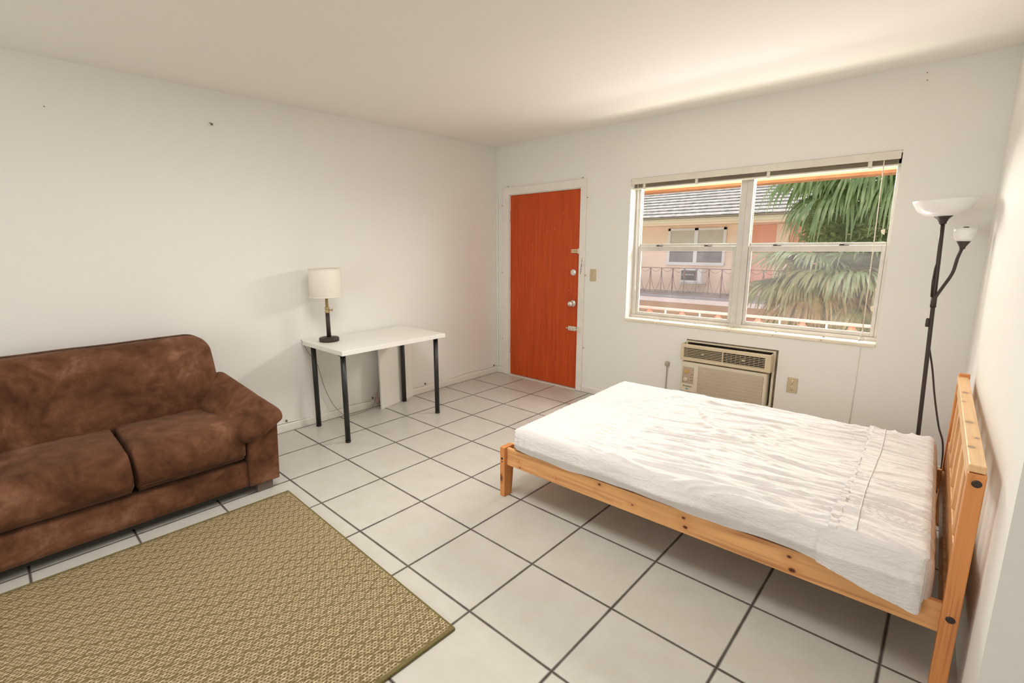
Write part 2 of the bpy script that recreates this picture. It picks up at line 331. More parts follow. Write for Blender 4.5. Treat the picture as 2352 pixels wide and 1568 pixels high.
class MB:
    def __init__(s): s.bm = bmesh.new()
    def _add(s, bm2, smooth=False):
        me = bpy.data.meshes.new('t'); 
        if smooth:
            for f in bm2.faces: f.smooth = True
        bm2.to_mesh(me); bm2.free(); s.bm.from_mesh(me); bpy.data.meshes.remove(me)
    def box(s, x0, x1, y0, y1, z0, z1, bev=0.0, seg=2, mat4=None):
        b = bmesh.new(); bmesh.ops.create_cube(b, size=1.0)
        bmesh.ops.scale(b, vec=(x1 - x0, y1 - y0, z1 - z0), verts=b.verts)
        if bev > 0: bmesh.ops.bevel(b, geom=list(b.edges), offset=bev, segments=seg, profile=0.5, affect='EDGES')
        bmesh.ops.translate(b, vec=((x0 + x1) / 2, (y0 + y1) / 2, (z0 + z1) / 2), verts=b.verts)
        if mat4 is not None: b.transform(mat4)
        s._add(b); return s
    def tube(s, pts, r, seg=10, cap=True, smooth=True):
        pts = [V(p) for p in pts]; n = len(pts)
        rr = r if isinstance(r, (list, tuple)) else [r] * n
        b = bmesh.new(); rings = []
        prev = None
        for i, p in enumerate(pts):
            t = (pts[min(i + 1, n - 1)] - pts[max(i - 1, 0)]).normalized()
            if prev is None:
                a = V((0, 0, 1)) if abs(t.z) < 0.9 else V((1, 0, 0))
                u = t.cross(a).normalized()
            else:
                u = (prev - t * prev.dot(t)).normalized()
            prev = u; w_ = t.cross(u)
            rings.append([b.verts.new(p + (u * math.cos(2 * PI * k / seg) + w_ * math.sin(2 * PI * k / seg)) * rr[i]) for k in range(seg)])
        for i in range(n - 1):
            for k in range(seg):
                f = b.faces.new((rings[i][k], rings[i][(k + 1) % seg], rings[i + 1][(k + 1) % seg], rings[i + 1][k])); f.smooth = smooth
        if cap:
            b.faces.new(list(reversed(rings[0]))); b.faces.new(rings[-1])
        bmesh.ops.recalc_face_normals(b, faces=b.faces)
        s._add(b); return s
    def lathe(s, prof, center=(0, 0, 0), seg=32, smooth=True, mat4=None, closed=False):
        b = bmesh.new(); rings = []
        for (r, z) in prof:
            if r < 1e-6: rings.append([b.verts.new((0, 0, z))])
            else: rings.append([b.verts.new((r * math.cos(2 * PI * k / seg), r * math.sin(2 * PI * k / seg), z)) for k in range(seg)])
        pairs = list(zip(rings, rings[1:])) + ([(rings[-1], rings[0])] if closed else [])
        for a, c in pairs:
            for k in range(seg):
                k2 = (k + 1) % seg
                if len(a) == 1 and len(c) == 1: continue
                if len(a) == 1: f = b.faces.new((a[0], c[k2], c[k]))
                elif len(c) == 1: f = b.faces.new((a[k], a[k2], c[0]))
                else: f = b.faces.new((a[k], a[k2], c[k2], c[k]))
                f.smooth = smooth
        bmesh.ops.recalc_face_normals(b, faces=b.faces)
        if mat4 is not None: b.transform(mat4)
        bmesh.ops.translate(b, vec=center, verts=b.verts)
        s._add(b); return s
    def prism(s, poly, axis, a0, a1, bev=0.0):
        # poly: 2D points in the two other axes (in x,y,z order), extruded along axis
        b = bmesh.new()
        def P(u, v, a):
            return {'x': (a, u, v), 'y': (u, a, v), 'z': (u, v, a)}[axis]
        A = [b.verts.new(P(u, v, a0)) for u, v in poly]; B = [b.verts.new(P(u, v, a1)) for u, v in poly]
        n = len(poly)
        b.faces.new(A); b.faces.new(list(reversed(B)))
        for i in range(n): b.faces.new((A[i], B[i], B[(i + 1) % n], A[(i + 1) % n]))
        bmesh.ops.recalc_face_normals(b, faces=b.faces)
        if bev > 0: bmesh.ops.bevel(b, geom=list(b.edges), offset=bev, segments=2, profile=0.5, affect='EDGES')
        s._add(b); return s
    def quad(s, a, b_, c, d, smooth=False):
        vs = [s.bm.verts.new(p) for p in (a, b_, c, d)]; f = s.bm.faces.new(vs); f.smooth = smooth; return s
    def soft(s, x0, x1, y0, y1, z0, z1, r, nx, ny, nz, fn=None):
        """rounded box with a dense surface grid; fn(p, (u,v,w)) may reshape it"""
        b = bmesh.new(); lo = V((x0, y0, z0)); hi = V((x1, y1, z1)); rv = V((r, r, r)) if not isinstance(r, tuple) else V(r)
        cache = {}
        def vert(i, j, k):
            key = (i, j, k)
            if key in cache: return cache[key]
            def ease(t): return 0.5 - 0.5 * math.cos(PI * t) if False else t
            u, v, w_ = i / nx, j / ny, k / nz
            p = V((x0 + (x1 - x0) * u, y0 + (y1 - y0) * v, z0 + (z1 - z0) * w_))
            q = V([min(max(p[a], lo[a] + rv[a]), hi[a] - rv[a]) for a in range(3)])
            d = V([(p[a] - q[a]) / rv[a] if rv[a] > 0 else 0 for a in range(3)])
            if d.length > 1e-9:
                mx = max(abs(c) for c in d)
                d = d.normalized() * mx
            p = V([q[a] + d[a] * rv[a] for a in range(3)])
            if fn: p = V(fn(p, (u, v, w_)))
            cache[key] = b.verts.new(p); return cache[key]
        def face(*ks):
            f = b.faces.new([vert(*k) for k in ks]); f.smooth = True
        for i in range(nx):
            for j in range(ny):
                for k in (0, nz): face((i, j, k), (i + 1, j, k), (i + 1, j + 1, k), (i, j + 1, k))
        for i in range(nx):
            for k in range(nz):
                for j in (0, ny): face((i, j, k), (i + 1, j, k), (i + 1, j, k + 1), (i, j, k + 1))
        for j in range(ny):
            for k in range(nz):
                for i in (0, nx): face((i, j, k), (i, j + 1, k), (i, j + 1, k + 1), (i, j, k + 1))
        bmesh.ops.recalc_face_normals(b, faces=b.faces)
        s._add(b); return s
    def text(s, body, size, mat4, depth=0.0006, shear=0.0, align='CENTER'):
        cu = bpy.data.curves.new('txt', 'FONT'); cu.body = body; cu.size = size; cu.extrude = depth; cu.shear = shear
        cu.align_x = align; cu.align_y = 'CENTER'
        o = link(bpy.data.objects.new('txt', cu)); bpy.context.view_layer.update()
        me = bpy.data.meshes.new_from_object(o.evaluated_get(bpy.context.evaluated_depsgraph_get()))
        me.transform(mat4); s.bm.from_mesh(me); bpy.data.meshes.remove(me)
        bpy.data.objects.remove(o); bpy.data.curves.remove(cu); return s
    def build(s, name, mat, parent=None, base=None, label=None, cat=None, group=None, kind=None):
        me = bpy.data.meshes.new(name)
        if parent is not None:
            root = parent
            while root.parent: root = root.parent
            B = BASE[root.name]
        else:
            if base is None:
                xs = [v.co for v in s.bm.verts]
                base = (sum(c.x for c in xs) / len(xs), sum(c.y for c in xs) / len(xs), min(c.z for c in xs))
            B = V(base)
        bmesh.ops.translate(s.bm, vec=-B, verts=s.bm.verts)
        s.bm.to_mesh(me); s.bm.free()
        o = link(bpy.data.objects.new(name, me))
        mats = mat if isinstance(mat, (list, tuple)) else [mat]
        for mm in mats: me.materials.append(M[mm])
        if parent is not None: o.parent = parent
        else:
            o.location = B; BASE[o.name] = B
        return tag(o, label, cat, group, kind)
def struct(name, mb, mat, label, cat='structure', base=(0, 0, 0)):
    return mb.build(name, mat, base=base, label=label, cat=cat, kind='structure')
def catenary(a, b, sag, n=12):
    a, b = V(a), V(b); return [a.lerp(b, t / n) + V((0, 0, -sag * 4 * (t / n) * (1 - t / n))) for t in range(n + 1)]
def smooth_path(pts, n=8):
    pts = [V(p) for p in pts]; out = []
    P = [pts[0]] + pts + [pts[-1]]
    for i in range(1, len(P) - 2):
        p0, p1, p2, p3 = P[i - 1], P[i], P[i + 1], P[i + 2]
        for k in range(n):
            t = k / n
            out.append(0.5 * ((2 * p1) + (-p0 + p2) * t + (2 * p0 - 5 * p1 + 4 * p2 - p3) * t * t + (-p0 + 3 * p1 - 3 * p2 + p3) * t ** 3))
    out.append(pts[-1]); return out
# matrix putting text / discs on a wall facing -y (x right, z up)
def on_wall_y(x, y, z): return Matrix.Translation((x, y, z)) @ Matrix.Rotation(PI / 2, 4, 'X')
def on_wall_x(x, y, z): return Matrix.Translation((x, y, z)) @ Matrix.Rotation(PI / 2, 4, 'Z') @ Matrix.Rotation(PI / 2, 4, 'X')

# ================================================================== THE ROOM
YW = 0.02; XL = -0.02; H = 2.44
struct('floor', MB().box(-0.22, 5.4, -6.1, 0.20, -0.12, 0.0), 'floor_tile', 'floor of large cream tiles with dark brown grout', 'floor')
struct('ceiling', MB().box(-0.22, 5.4, -6.1, 0.20, H, H + 0.12), 'ceiling_paint', 'plain off-white ceiling', 'ceiling')
struct('wall_left', MB().box(-0.22, XL, -6.1, 0.20, 0, H), 'wall_paint', 'long blank off-white wall behind the brown sofa and table', 'wall')
holes = [(0.165, 1.048, -0.01, 1.948), (1.538, 3.308, 0.769, 1.973), (2.098, 2.766, 0.21, 0.653)]
xs = sorted({XL, 3.96} | {h[0] for h in holes} | {h[1] for h in holes}); zs = sorted({0, H} | {max(0, h[2]) for h in holes} | {h[3] for h in holes})
wb = MB()
for i in range(len(xs) - 1):
    for k in range(len(zs) - 1):
        cx, cz = (xs[i] + xs[i + 1]) / 2, (zs[k] + zs[k + 1]) / 2
        if any(h[0] < cx < h[1] and h[2] < cz < h[3] for h in holes): continue
        wb.box(xs[i], xs[i + 1], YW, 0.20, zs[k], zs[k + 1])
bmesh.ops.remove_doubles(wb.bm, verts=wb.bm.verts, dist=1e-5)
struct('wall_window', wb, 'wall_paint', 'off-white wall holding the orange door and the wide window', 'wall')
RW = lambda y: 3.735 - 0.030 * (y - YW)          # right wall runs slightly out of square
YC = -2.23
struct('wall_right', MB().prism([(3.735, YW), (RW(YC), YC), (5.4, YC), (5.4, YC + 0.12), (3.96, YC + 0.12), (3.96, YW)], 'z', 0, H), 'wall_paint', 'off-white wall beside the headboard, ending in a corner', 'wall')
struct('wall_right_rear', MB().box(5.28, 5.4, -6.1, YC, 0, H), 'wall_paint', 'wall of the alcove to the right behind the corner', 'wall')
struct('wall_rear', MB().box(-0.22, 5.4, -6.1, -5.98, 0, H), 'wall_paint', 'rear wall of the room behind the camera', 'wall')

# baseboards
bb = MB()
bb.prism([(XL, 0), (XL + 0.014, 0), (XL + 0.014, 0.054), (XL + 0.008, 0.062), (XL, 0.062)], 'y', -5.98, YW)
struct('baseboard_left', bb, 'trim_paint', 'low white baseboard along the left wall', 'baseboard')
bb = MB()
bb.prism([(YW, 0), (YW - 0.014, 0), (YW - 0.014, 0.054), (YW - 0.008, 0.062), (YW, 0.062)], 'x', XL + 0.014, 0.085)
bb.prism([(YW, 0), (YW - 0.012, 0), (YW - 0.012, 0.05), (YW - 0.006, 0.056), (YW, 0.056)], 'x', 1.108, 3.735)
struct('baseboard_window', bb, 'trim_paint', 'low white baseboard beside the door', 'baseboard')
struct('trim_1', MB().box(XL - 0.001, XL + 0.022, YW - 0.020, YW + 0.001, 0.062, 1.95, 0.008), 'trim_paint', 'painted pipe strip in the corner left of the door', 'trim')

# ------------------------------------------------------------------ door
dr = thing('door_1', 'orange-red wooden door in a chipped white frame', 'door', (0.605, YW, 0), kind='structure')
cs = MB()
cs.box(0.085, 0.168, YW - 0.022, YW + 0.06, 0.0, 1.945, 0.004)
cs.box(1.045, 1.107, YW - 0.022, YW + 0.06, 0.0, 1.945, 0.004)
cs.box(0.085, 1.107, YW - 0.022, YW + 0.06, 1.943, 2.016, 0.004)
cs.build('door_casing', 'trim_paint', dr)
st = MB(); st.box(0.166, 0.176, YW - 0.006, YW + 0.08, 0.0, 1.945, 0.002); st.box(1.038, 1.047, YW - 0.006, YW + 0.08, 0.0, 1.945, 0.002); st.box(0.166, 1.047, YW - 0.006, YW + 0.08, 1.936, 1.945, 0.002)
st.build('door_stop', 'trim_paint', dr)
lf = MB().box(0.178, 1.036, YW - 0.004, YW + 0.040, 0.016, 1.934, 0.002).build('door_leaf', 'door_veneer', dr)
MB().box(0.17, 1.045, YW - 0.03, YW + 0.10, 0.0, 0.010, 0.003).build('threshold', 'painted_steel', dr)
for z in (1.723, 1.018, 0.308):
    hb = MB(); hb.tube([(0.170, YW - 0.010, z - 0.055), (0.170, YW - 0.010, z + 0.055)], 0.0075, 10)
    hb.box(0.145, 0.172, YW - 0.0245, YW - 0.021, z - 0.052, z + 0.052, 0.001)
    hb.tube([(0.170, YW - 0.010, z + 0.055), (0.170, YW - 0.010, z + 0.062)], [0.006, 0.003], 10)
    hb.build('hinge', 'trim_paint', dr)
# brass slide bolt
sb = MB(); sb.box(0.953, 1.036, YW - 0.018, YW - 0.004, 1.347, 1.383, 0.005); sb.box(1.030, 1.044, YW - 0.022, YW - 0.004, 1.340, 1.390, 0.004)
sbo = tag(sb.build('slide_bolt', 'pale_brass', dr), 'brass slide bolt')
MB().box(0.957, 1.03, YW - 0.021, YW - 0.016, 1.358, 1.372, 0.002).build('bolt_rod', 'brass', sbo)
# deadbolt
db = MB(); T_ = on_wall_y(0.978, YW - 0.004, 1.162)
db.lathe([(0, 0.012), (0.022, 0.012), (0.030, 0.008), (0.033, 0.0)], mat4=T_, seg=28)
db.build('deadbolt', 'brushed_nickel', dr)
MB().box(0.968, 0.996, YW - 0.030, YW - 0.014, 1.158, 1.168, 0.003).build('thumb_turn', 'brushed_nickel', dr)
# knob with push button
kb = MB(); T_ = on_wall_y(0.982, YW - 0.004, 0.862)
kb.lathe([(0.0, 0.0), (0.034, 0.0), (0.034, 0.004), (0.029, 0.010), (0.015, 0.013), (0.013, 0.026), (0.019, 0.032), (0.026, 0.040), (0.0265, 0.052), (0.022, 0.062), (0.012, 0.065), (0.0, 0.065)], mat4=T_, seg=32)
tag(kb.build('door_knob', 'brushed_nickel', dr), 'round metal door knob')
MB().lathe([(0.006, 0.064), (0.006, 0.070), (0, 0.070)], mat4=T_, seg=16).build('lock_button', 'painted_steel', dr)
# barrel bolt low down
lb = MB(); lb.box(0.935, 1.030, YW - 0.008, YW - 0.004, 0.592, 0.636, 0.002)
lb.tube([(0.915, YW - 0.014, 0.616), (1.092, YW - 0.014, 0.610)], 0.0065, 10)
for x in (0.945, 0.975, 1.015): lb.box(x, x + 0.012, YW - 0.024, YW - 0.004, 0.600, 0.630, 0.003)
lb.box(0.960, 0.968, YW - 0.038, YW - 0.012, 0.610, 0.620, 0.002)
lb.build('barrel_bolt', 'painted_steel', dr)
lk = MB(); lk.box(1.048, 1.100, YW - 0.026, YW - 0.021, 0.585, 0.640, 0.002); lk.box(1.058, 1.074, YW - 0.040, YW - 0.022, 0.596, 0.626, 0.004)
lk.build('bolt_keeper', 'painted_steel', dr)
# chipped, dark strike-plate scars on the right casing
sc_ = MB()
random.seed(3)
for k in range(26):
    z = 1.150 + 0.006 * k * (0.9 + 0.1 * random.random()); wdt = 0.004 + 0.010 * random.random() * (1 - k / 30)
    x = 1.063 + 0.003 * random.random() + 0.0006 * k
    sc_.box(x, x + wdt, YW - 0.0228, YW - 0.0215, z, z + 0.003 + 0.004 * random.random())
sc_.build('paint_chip', 'dirty_metal', dr)

# ------------------------------------------------------------------ window
wn_ = thing('window_1', 'wide double window of four panes in a painted metal frame', 'window', (2.423, 0.13, 0.77), kind='structure')
fr = MB(); YF0, YF1 = 0.118, 0.175
fr.box(1.538, 1.582, YF0 + 0.006, YF1, 0.775, 1.973, 0.003); fr.box(3.283, 3.308, YF0 + 0.006, YF1, 0.775, 1.973, 0.003)
fr.box(1.538, 3.308, YF0 + 0.006, YF1, 1.905, 1.973, 0.003); fr.box(1.538, 3.308, YF0 - 0.010, YF1, 0.772, 0.800, 0.003)
fr.build('window_frame', 'frame_aluminium', wn_)
MB().box(2.385, 2.472, YF0 - 0.004, YF1, 0.79, 1.92, 0.004).build('mullion', 'frame_aluminium', wn_)
MB().box(2.424, 2.430, YF0 - 0.008, YF0, 0.79, 1.92, 0.001).build('mullion_seam', 'frame_aluminium', wn_)
def sash(x0, x1, z0, z1, y0, y1, fx, fz0, fz1, glassmat):
    f = MB(); f.box(x0, x0 + fx, y0, y1, z0, z1, 0.002); f.box(x1 - fx, x1, y0, y1, z0, z1, 0.002)
    f.box(x0 + fx, x1 - fx, y0, y1, z0, z0 + fz0, 0.002); f.box(x0 + fx, x1 - fx, y0, y1, z1 - fz1, z1, 0.002)
    so = f.build('sash', 'frame_aluminium', wn_)
    ym = (y0 + y1) / 2
    MB().box(x0 + fx - 0.004, x1 - fx + 0.004, ym - 0.002, ym + 0.002, z0 + fz0 - 0.004, z1 - fz1 + 0.004).build('pane', glassmat, so)
    return so
for (x0, x1) in ((1.582, 2.386), (2.471, 3.284)):
    sash(x0, x1, 1.395, 1.906, 0.150, 0.170, 0.004, 0.030, 0.012, 'clear_glass')
    lo_ = sash(x0 + 0.002, x1 - 0.002, 0.800, 1.405, 0.124, 0.146, 0.021, 0.028, 0.040, 'dusty_glass')
    for xx in (x0 + 0.16, x0 + 0.56):
        lt = MB(); lt.box(xx, xx + 0.055, 0.126, 0.144, 1.405, 1.411, 0.002); lt.box(xx + 0.005, xx + 0.028, 0.120, 0.136, 1.409, 1.417, 0.003)
        lt.build('sash_latch', 'dark_brown_metal', lo_)
# tiled sill with a rounded nose
sl = MB()
for i in range(6):
    a, b_ = 1.534 + i * 0.2962, 1.534 + (i + 1) * 0.2962 - 0.0015
    sl.box(a, b_, YW - 0.014, YF0 - 0.008, 0.748, 0.776, 0.010, 4)
sl.build('window_sill', 'sill_marble', wn_)
# peeling paint flakes on the right hand pane edge
pf = MB()
for (z, wdt, hh) in ((0.965, 0.020, 0.05), (1.10, 0.008, 0.03), (1.16, 0.010, 0.02), (1.47, 0.022, 0.04)):
    pf.prism([(3.266, z), (3.266, z + hh), (3.266 - wdt, z + hh * 0.8), (3.266 - wdt * 0.8, z + hh * 0.3)], 'y', 0.1225, 0.1245)
pf.build('paint_flake', 'cream_plastic', wn_)

# ------------------------------------------------------------------ blind
bl = thing('venetian_blind', 'raised slatted blind gathered at the top of the window', 'window blind', (2.423, 0.05, 1.885))
v_b = MB(); v_b.box(1.545, 3.303, YW - 0.012, YW + 0.002, 1.923, 1.971, 0.003); v_b.box(1.548, 3.300, YW + 0.004, YW + 0.040, 1.935, 1.968, 0.003)
v_b.build('valance', 'blind_plastic', bl)
for k in range(9):
    z = 1.8965 + k * 0.0040
    MB().prism([(YW + 0.008, z), (YW + 0.020, z + 0.0022), (YW + 0.032, z), (YW + 0.032, z + 0.0009), (YW + 0.020, z + 0.0031), (YW + 0.008, z + 0.0009)], 'x', 1.556, 3.292).build('slat', 'slat_plastic', bl)
MB().box(1.556, 3.292, YW + 0.006, YW + 0.034, 1.884, 1.895, 0.003).build('bottom_rail', 'blind_plastic', bl)
for x in (1.645, 2.075, 2.575, 3.145):
    c = MB(); c.box(x, x + 0.022, YW + 0.001, YW + 0.007, 1.884, 1.930, 0.002); c.box(x + 0.004, x + 0.026, YW + 0.000, YW + 0.005, 1.880, 1.892, 0.002)
    c.build('ladder_clip', 'blind_plastic', bl)
wd = MB(); wd.tube([(1.596, YW + 0.010, 1.935), (1.598, YW + 0.012, 1.80), (1.609, YW + 0.012, 1.06)], 0.0035, 8); wd.tube([(1.609, YW + 0.012, 1.065), (1.610, YW + 0.012, 1.025)], [0.0045, 0.0065], 8)
wd.build('tilt_wand', 'white_paint', bl)
pc = MB(); pc.tube([(3.224, YW + 0.004, 1.935), (3.224, YW - 0.004, 1.90), (3.229, YW - 0.006, 1.4), (3.233, YW - 0.010, 0.84)], 0.0028, 8)
co = pc.build('pull_cord', 'cord_white', bl)
tsl = MB(); tsl.lathe([(0.002, 0.03), (0.006, 0.018), (0.009, -0.02), (0.0, -0.022)], (3.233, YW - 0.018, 0.832), 12)
tsl.lathe([(0, 0.0), (0.008, 0.005), (0.008, 0.018), (0, 0.024)], (3.224, YW - 0.022, 0.785), 12); tsl.lathe([(0, 0.0), (0.008, 0.005), (0.008, 0.018), (0, 0.024)], (3.240, YW - 0.022, 0.788), 12)
tsl.build('tassel', 'white_paint', co)

# ------------------------------------------------------------------ air conditioner in the wall
ac = thing('air_conditioner', 'cream air conditioner set into the wall below the window', 'air conditioner', (2.42, 0.0, 0.215))
slv = MB()
slv.box(2.102, 2.752, YW - 0.012, 0.30, 0.633, 0.643); slv.box(2.102, 2.752, YW - 0.012, 0.30, 0.215, 0.225)
slv.box(2.102, 2.112, YW - 0.012, 0.30, 0.225, 0.633); slv.box(2.738, 2.752, YW - 0.016, 0.30, 0.225, 0.633)
slv.build('sleeve', 'cream_plastic', ac)
gf = MB(); gf.box(2.752, 2.766, YW + 0.004, 0.19, 0.21, 0.653); gf.box(2.098, 2.752, YW + 0.006, 0.19, 0.643, 0.653); gf.build('gap_filler', 'dirty_metal', ac)  # dark strips added to read as a shaded gap and stop light leaking in
MB().box(2.113, 2.737, 0.075, 0.29, 0.226, 0.632).build('cabinet_body', 'dirty_metal', ac)
cf = MB(); cf.box(2.090, 2.722, -0.046, 0.060, 0.226, 0.478, 0.008)
cfo = cf.build('front_cover', 'cream_plastic', ac)
# intake grille: fine ribs in bands
gr = MB()
for b_ in range(8):
    zt = 0.452 - b_ * 0.0265
    gr.box(2.232, 2.700, -0.0535, -0.046, zt - 0.003, zt, 0.0008)
    for k in range(4): gr.box(2.235, 2.697, -0.0505, -0.046, zt - 0.0075 - k * 0.0055, zt - 0.0050 - k * 0.0055)
gr.build('intake_grille', 'cream_plastic', cfo)
MB().box(2.230, 2.702, -0.0475, -0.0445, 0.238, 0.454).build('grille_backing', 'control_plastic', cfo)
cpn = MB().box(2.106, 2.197, -0.0475, -0.0445, 0.297, 0.436, 0.001).build('control_panel', 'control_plastic', ac)
T_ = on_wall_y(2.141, -0.0475, 0.398)
k1 = MB().lathe([(0, 0.012), (0.013, 0.012), (0.016, 0.009), (0.017, 0.0)], mat4=T_, seg=24); k1.box(2.1385, 2.1435, -0.068, -0.058, 0.384, 0.412, 0.001)
tag(k1.build('control_knob', 'gold_plastic', cpn), 'yellow dial')
T_ = on_wall_y(2.136, -0.0475, 0.330)
k2 = MB().lathe([(0, 0.012), (0.012, 0.012), (0.0155, 0.009), (0.0165, 0.0)], mat4=T_, seg=24)
k2.box(-0.0025, 0.0025, -0.020, -0.010, -0.014, 0.014, 0.001, mat4=Matrix.Translation((2.136, -0.0475, 0.330)) @ Matrix.Rotation(-0.6, 4, 'Y'))
k2.build('control_knob', 'cream_plastic', cpn)
for z in (0.352, 0.326, 0.375): MB().box(2.172, 2.193, -0.0482, -0.047, z, z + 0.0022).build('dial_marking', 'ink_black', cpn)
MB().text('Friedrich', 0.020, on_wall_y(2.150, -0.0466, 0.274), shear=0.35).build('maker_lettering', 'ink_black', cfo)
MB().prism([(2.136, 0.250), (2.150, 0.243), (2.164, 0.250), (2.150, 0.262)], 'y', -0.0472, -0.0455).build('badge', 'badge_blue', cfo)
# upper outlet panel, leaning out at the top
up = MB(); tilt = Matrix.Translation((2.415, -0.03, 0.49)) @ Matrix.Rotation(0.05, 4, 'X') @ Matrix.Translation((-2.415, 0.03, -0.49))
up.box(2.086, 2.742, -0.062, -0.040, 0.602, 0.626, 0.004, mat4=tilt); up.box(2.086, 2.742, -0.062, -0.040, 0.492, 0.518, 0.004, mat4=tilt)
up.box(2.086, 2.114, -0.062, -0.040, 0.512, 0.606, 0.003, mat4=tilt); up.box(2.703, 2.742, -0.062, -0.040, 0.512, 0.606, 0.003, mat4=tilt)
up.box(2.406, 2.414, -0.060, -0.045, 0.512, 0.606, 0.001, mat4=tilt)
for zz in ((0.488, 0.496), (0.602, 0.609)): up.box(2.092, 2.736, -0.045, 0.055, zz[0], zz[1], 0.001, mat4=tilt)
up.box(2.086, 2.096, -0.045, 0.03, 0.49, 0.624, 0.001, mat4=tilt); up.box(2.732, 2.742, -0.045, 0.03, 0.49, 0.624, 0.001, mat4=tilt)
upo = up.build('outlet_panel', 'ivory_plastic', ac)
MB().box(2.10, 2.735, 0.020, 0.030, 0.498, 0.616, mat4=tilt).build('duct_interior', 'dark_plastic', upo)
for (xa, xb, ang) in ((2.116, 2.405, 0.0), (2.415, 2.702, -0.25)):
    lv = MB()
    for k in range(7):
        z = 0.522 + k * 0.0128
        lv.box(xa, xb, -0.008, 0.008, -0.0017, 0.0017, mat4=tilt @ Matrix.Translation((0, -0.050, z)) @ Matrix.Rotation(ang, 4, 'X'))
    xm = (xa + xb) / 2
    lv.box(xm - 0.012, xm + 0.012, -0.064, -0.052, 0.556, 0.566, 0.002, mat4=tilt)
    lvo = lv.build('louvre_grille', 'ivory_plastic', upo)
    if xa < 2.3: continue
    vv = MB()
    for k in range(9):
        x = xa + 0.015 + k * (xb - xa - 0.03) / 8
        vv.box(x, x + 0.002, -0.034, -0.008, 0.516, 0.604, mat4=tilt)
    vv.build('deflector_vane', 'ivory_plastic', lvo)

# ------------------------------------------------------------------ switch, outlet, plug
def plate(x0, x1, z0, z1, name, label, cat):
    t = thing(name, label, cat, ((x0 + x1) / 2, YW, z0))
    MB().box(x0, x1, YW - 0.006, YW, z0, z1, 0.003).build('cover_plate', 'beige_plastic', t)
    return t
sw = plate(1.161, 1.227, 1.087, 1.200, 'light_switch', 'beige light switch on the wall right of the door', 'switch')
MB().box(1.187, 1.201, YW - 0.009, YW - 0.005, 1.128, 1.160, 0.002).build('switch_surround', 'ivory_plastic', sw)
MB().box(1.190, 1.198, YW - 0.018, YW - 0.006, 1.140, 1.154, 0.002).build('toggle', 'beige_plastic', sw)
for z in (1.110, 1.176): MB().lathe([(0, 0.0015), (0.003, 0.001), (0.0035, 0)], mat4=on_wall_y(1.194, YW - 0.006, z), seg=10).build('screw', 'beige_plastic', sw)
ot = plate(2.840, 2.906, 0.354, 0.466, 'wall_outlet', 'beige double outlet right of the air conditioner', 'outlet')
for z in (0.433, 0.387):
    r_ = MB().lathe([(0, 0.002), (0.0155, 0.002), (0.017, 0.0)], mat4=on_wall_y(2.873, YW - 0.006, z), seg=24).build('receptacle', 'ivory_plastic', ot)
    q = MB(); q.box(2.8650, 2.8672, YW - 0.0088, YW - 0.0075, z + 0.001, z + 0.010); q.box(2.8790, 2.8812, YW - 0.0088, YW - 0.0075, z + 0.001, z + 0.010); q.lathe([(0, 0.0005), (0.0028, 0.0005), (0.0028, 0)], mat4=on_wall_y(2.873, YW - 0.0083, z - 0.008), seg=10)
    q.build('slot', 'dark_plastic', r_)
pg = thing('power_cord', 'grey-beige plug and cord hanging on the wall left of the air conditioner', 'power cord', (1.953, YW, 0.05))
MB().soft(1.936, 1.970, YW - 0.034, YW - 0.001, 0.400, 0.442, 0.012, 8, 8, 8).build('plug', 'grey_cord', pg)
MB().tube(smooth_path([(1.953, YW - 0.018, 0.402), (1.952, YW - 0.014, 0.33), (1.950, YW - 0.012, 0.22), (1.955, YW - 0.02, 0.10), (1.975, YW - 0.04, 0.012), (2.05, YW - 0.05, 0.006)]), 0.0045, 8).build('cord', 'grey_cord', pg)

# thin painted cable from the sill down the wall
MB().tube([(3.234, YW - 0.002, 0.748), (3.231, YW - 0.003, 0.45), (3.227, YW - 0.003, 0.05)], 0.0032, 8).build('wall_cable', 'trim_paint', base=(3.23, YW, 0.05), label='thin painted cable running down the wall from the window sill', cat='cable')
# wavy painted cable tacked along the left baseboard
pc = thing('baseboard_cable', 'painted cable tacked along the top of the left baseboard', 'cable', (XL, -1.3, 0.06))
pts = [(XL + 0.006, -2.72 + 0.14 * k, 0.070 + 0.006 * math.sin(k * 1.3) + (0.012 if k > 15 else 0)) for k in range(20)] + [(XL + 0.008, -0.02, 0.088), (XL + 0.02, YW - 0.006, 0.085), (0.06, YW - 0.006, 0.075)]
MB().tube(smooth_path(pts, 5), 0.0050, 8).build('cable', 'trim_paint', pc)
for y in (-2.45, -1.66, -1.05, -0.88, -0.05):
    c = MB(); c.box(XL, XL + 0.013, y - 0.006, y + 0.006, 0.076, 0.092, 0.002); c.lathe([(0, 0.004), (0.004, 0.003), (0.004, 0)], mat4=Matrix.Translation((XL + 0.013, y, 0.084)) @ Matrix.Rotation(PI / 2, 4, 'Y'), seg=8)
    c.build('cable_clip', 'dirty_metal', pc)

# small nails left in the walls
def nail(p, d, label, name='nail', k=1.0):
    m4 = Matrix.Translation(p) @ V(d).to_track_quat('Z', 'Y').to_matrix().to_4x4() @ Matrix.Scale(k, 4)
    MB().lathe([(0, 0.018), (0.0045, 0.018), (0.0045, 0.016), (0.0018, 0.015), (0.0018, 0.0), (0, 0.0)], mat4=m4, seg=10).build(name, 'dirty_metal', base=p, label=label, cat='nail')
nail((XL, -2.779, 2.236), (1, 0.1, -0.5), 'bent dark nail high on the left wall above the sofa end', k=1.7)
nail((XL, -3.604, 2.185), (1, 0, 0.0), 'tiny nail high on the left wall near its left edge', k=0.6)
nail((3.366, YW, 2.387), (0, -1, 0.0), 'upper of two tiny nails on the window wall near the ceiling', k=0.7)
nail((3.371, YW, 2.346), (0, -1, 0.0), 'lower of two tiny nails on the window wall near the ceiling', k=0.7)
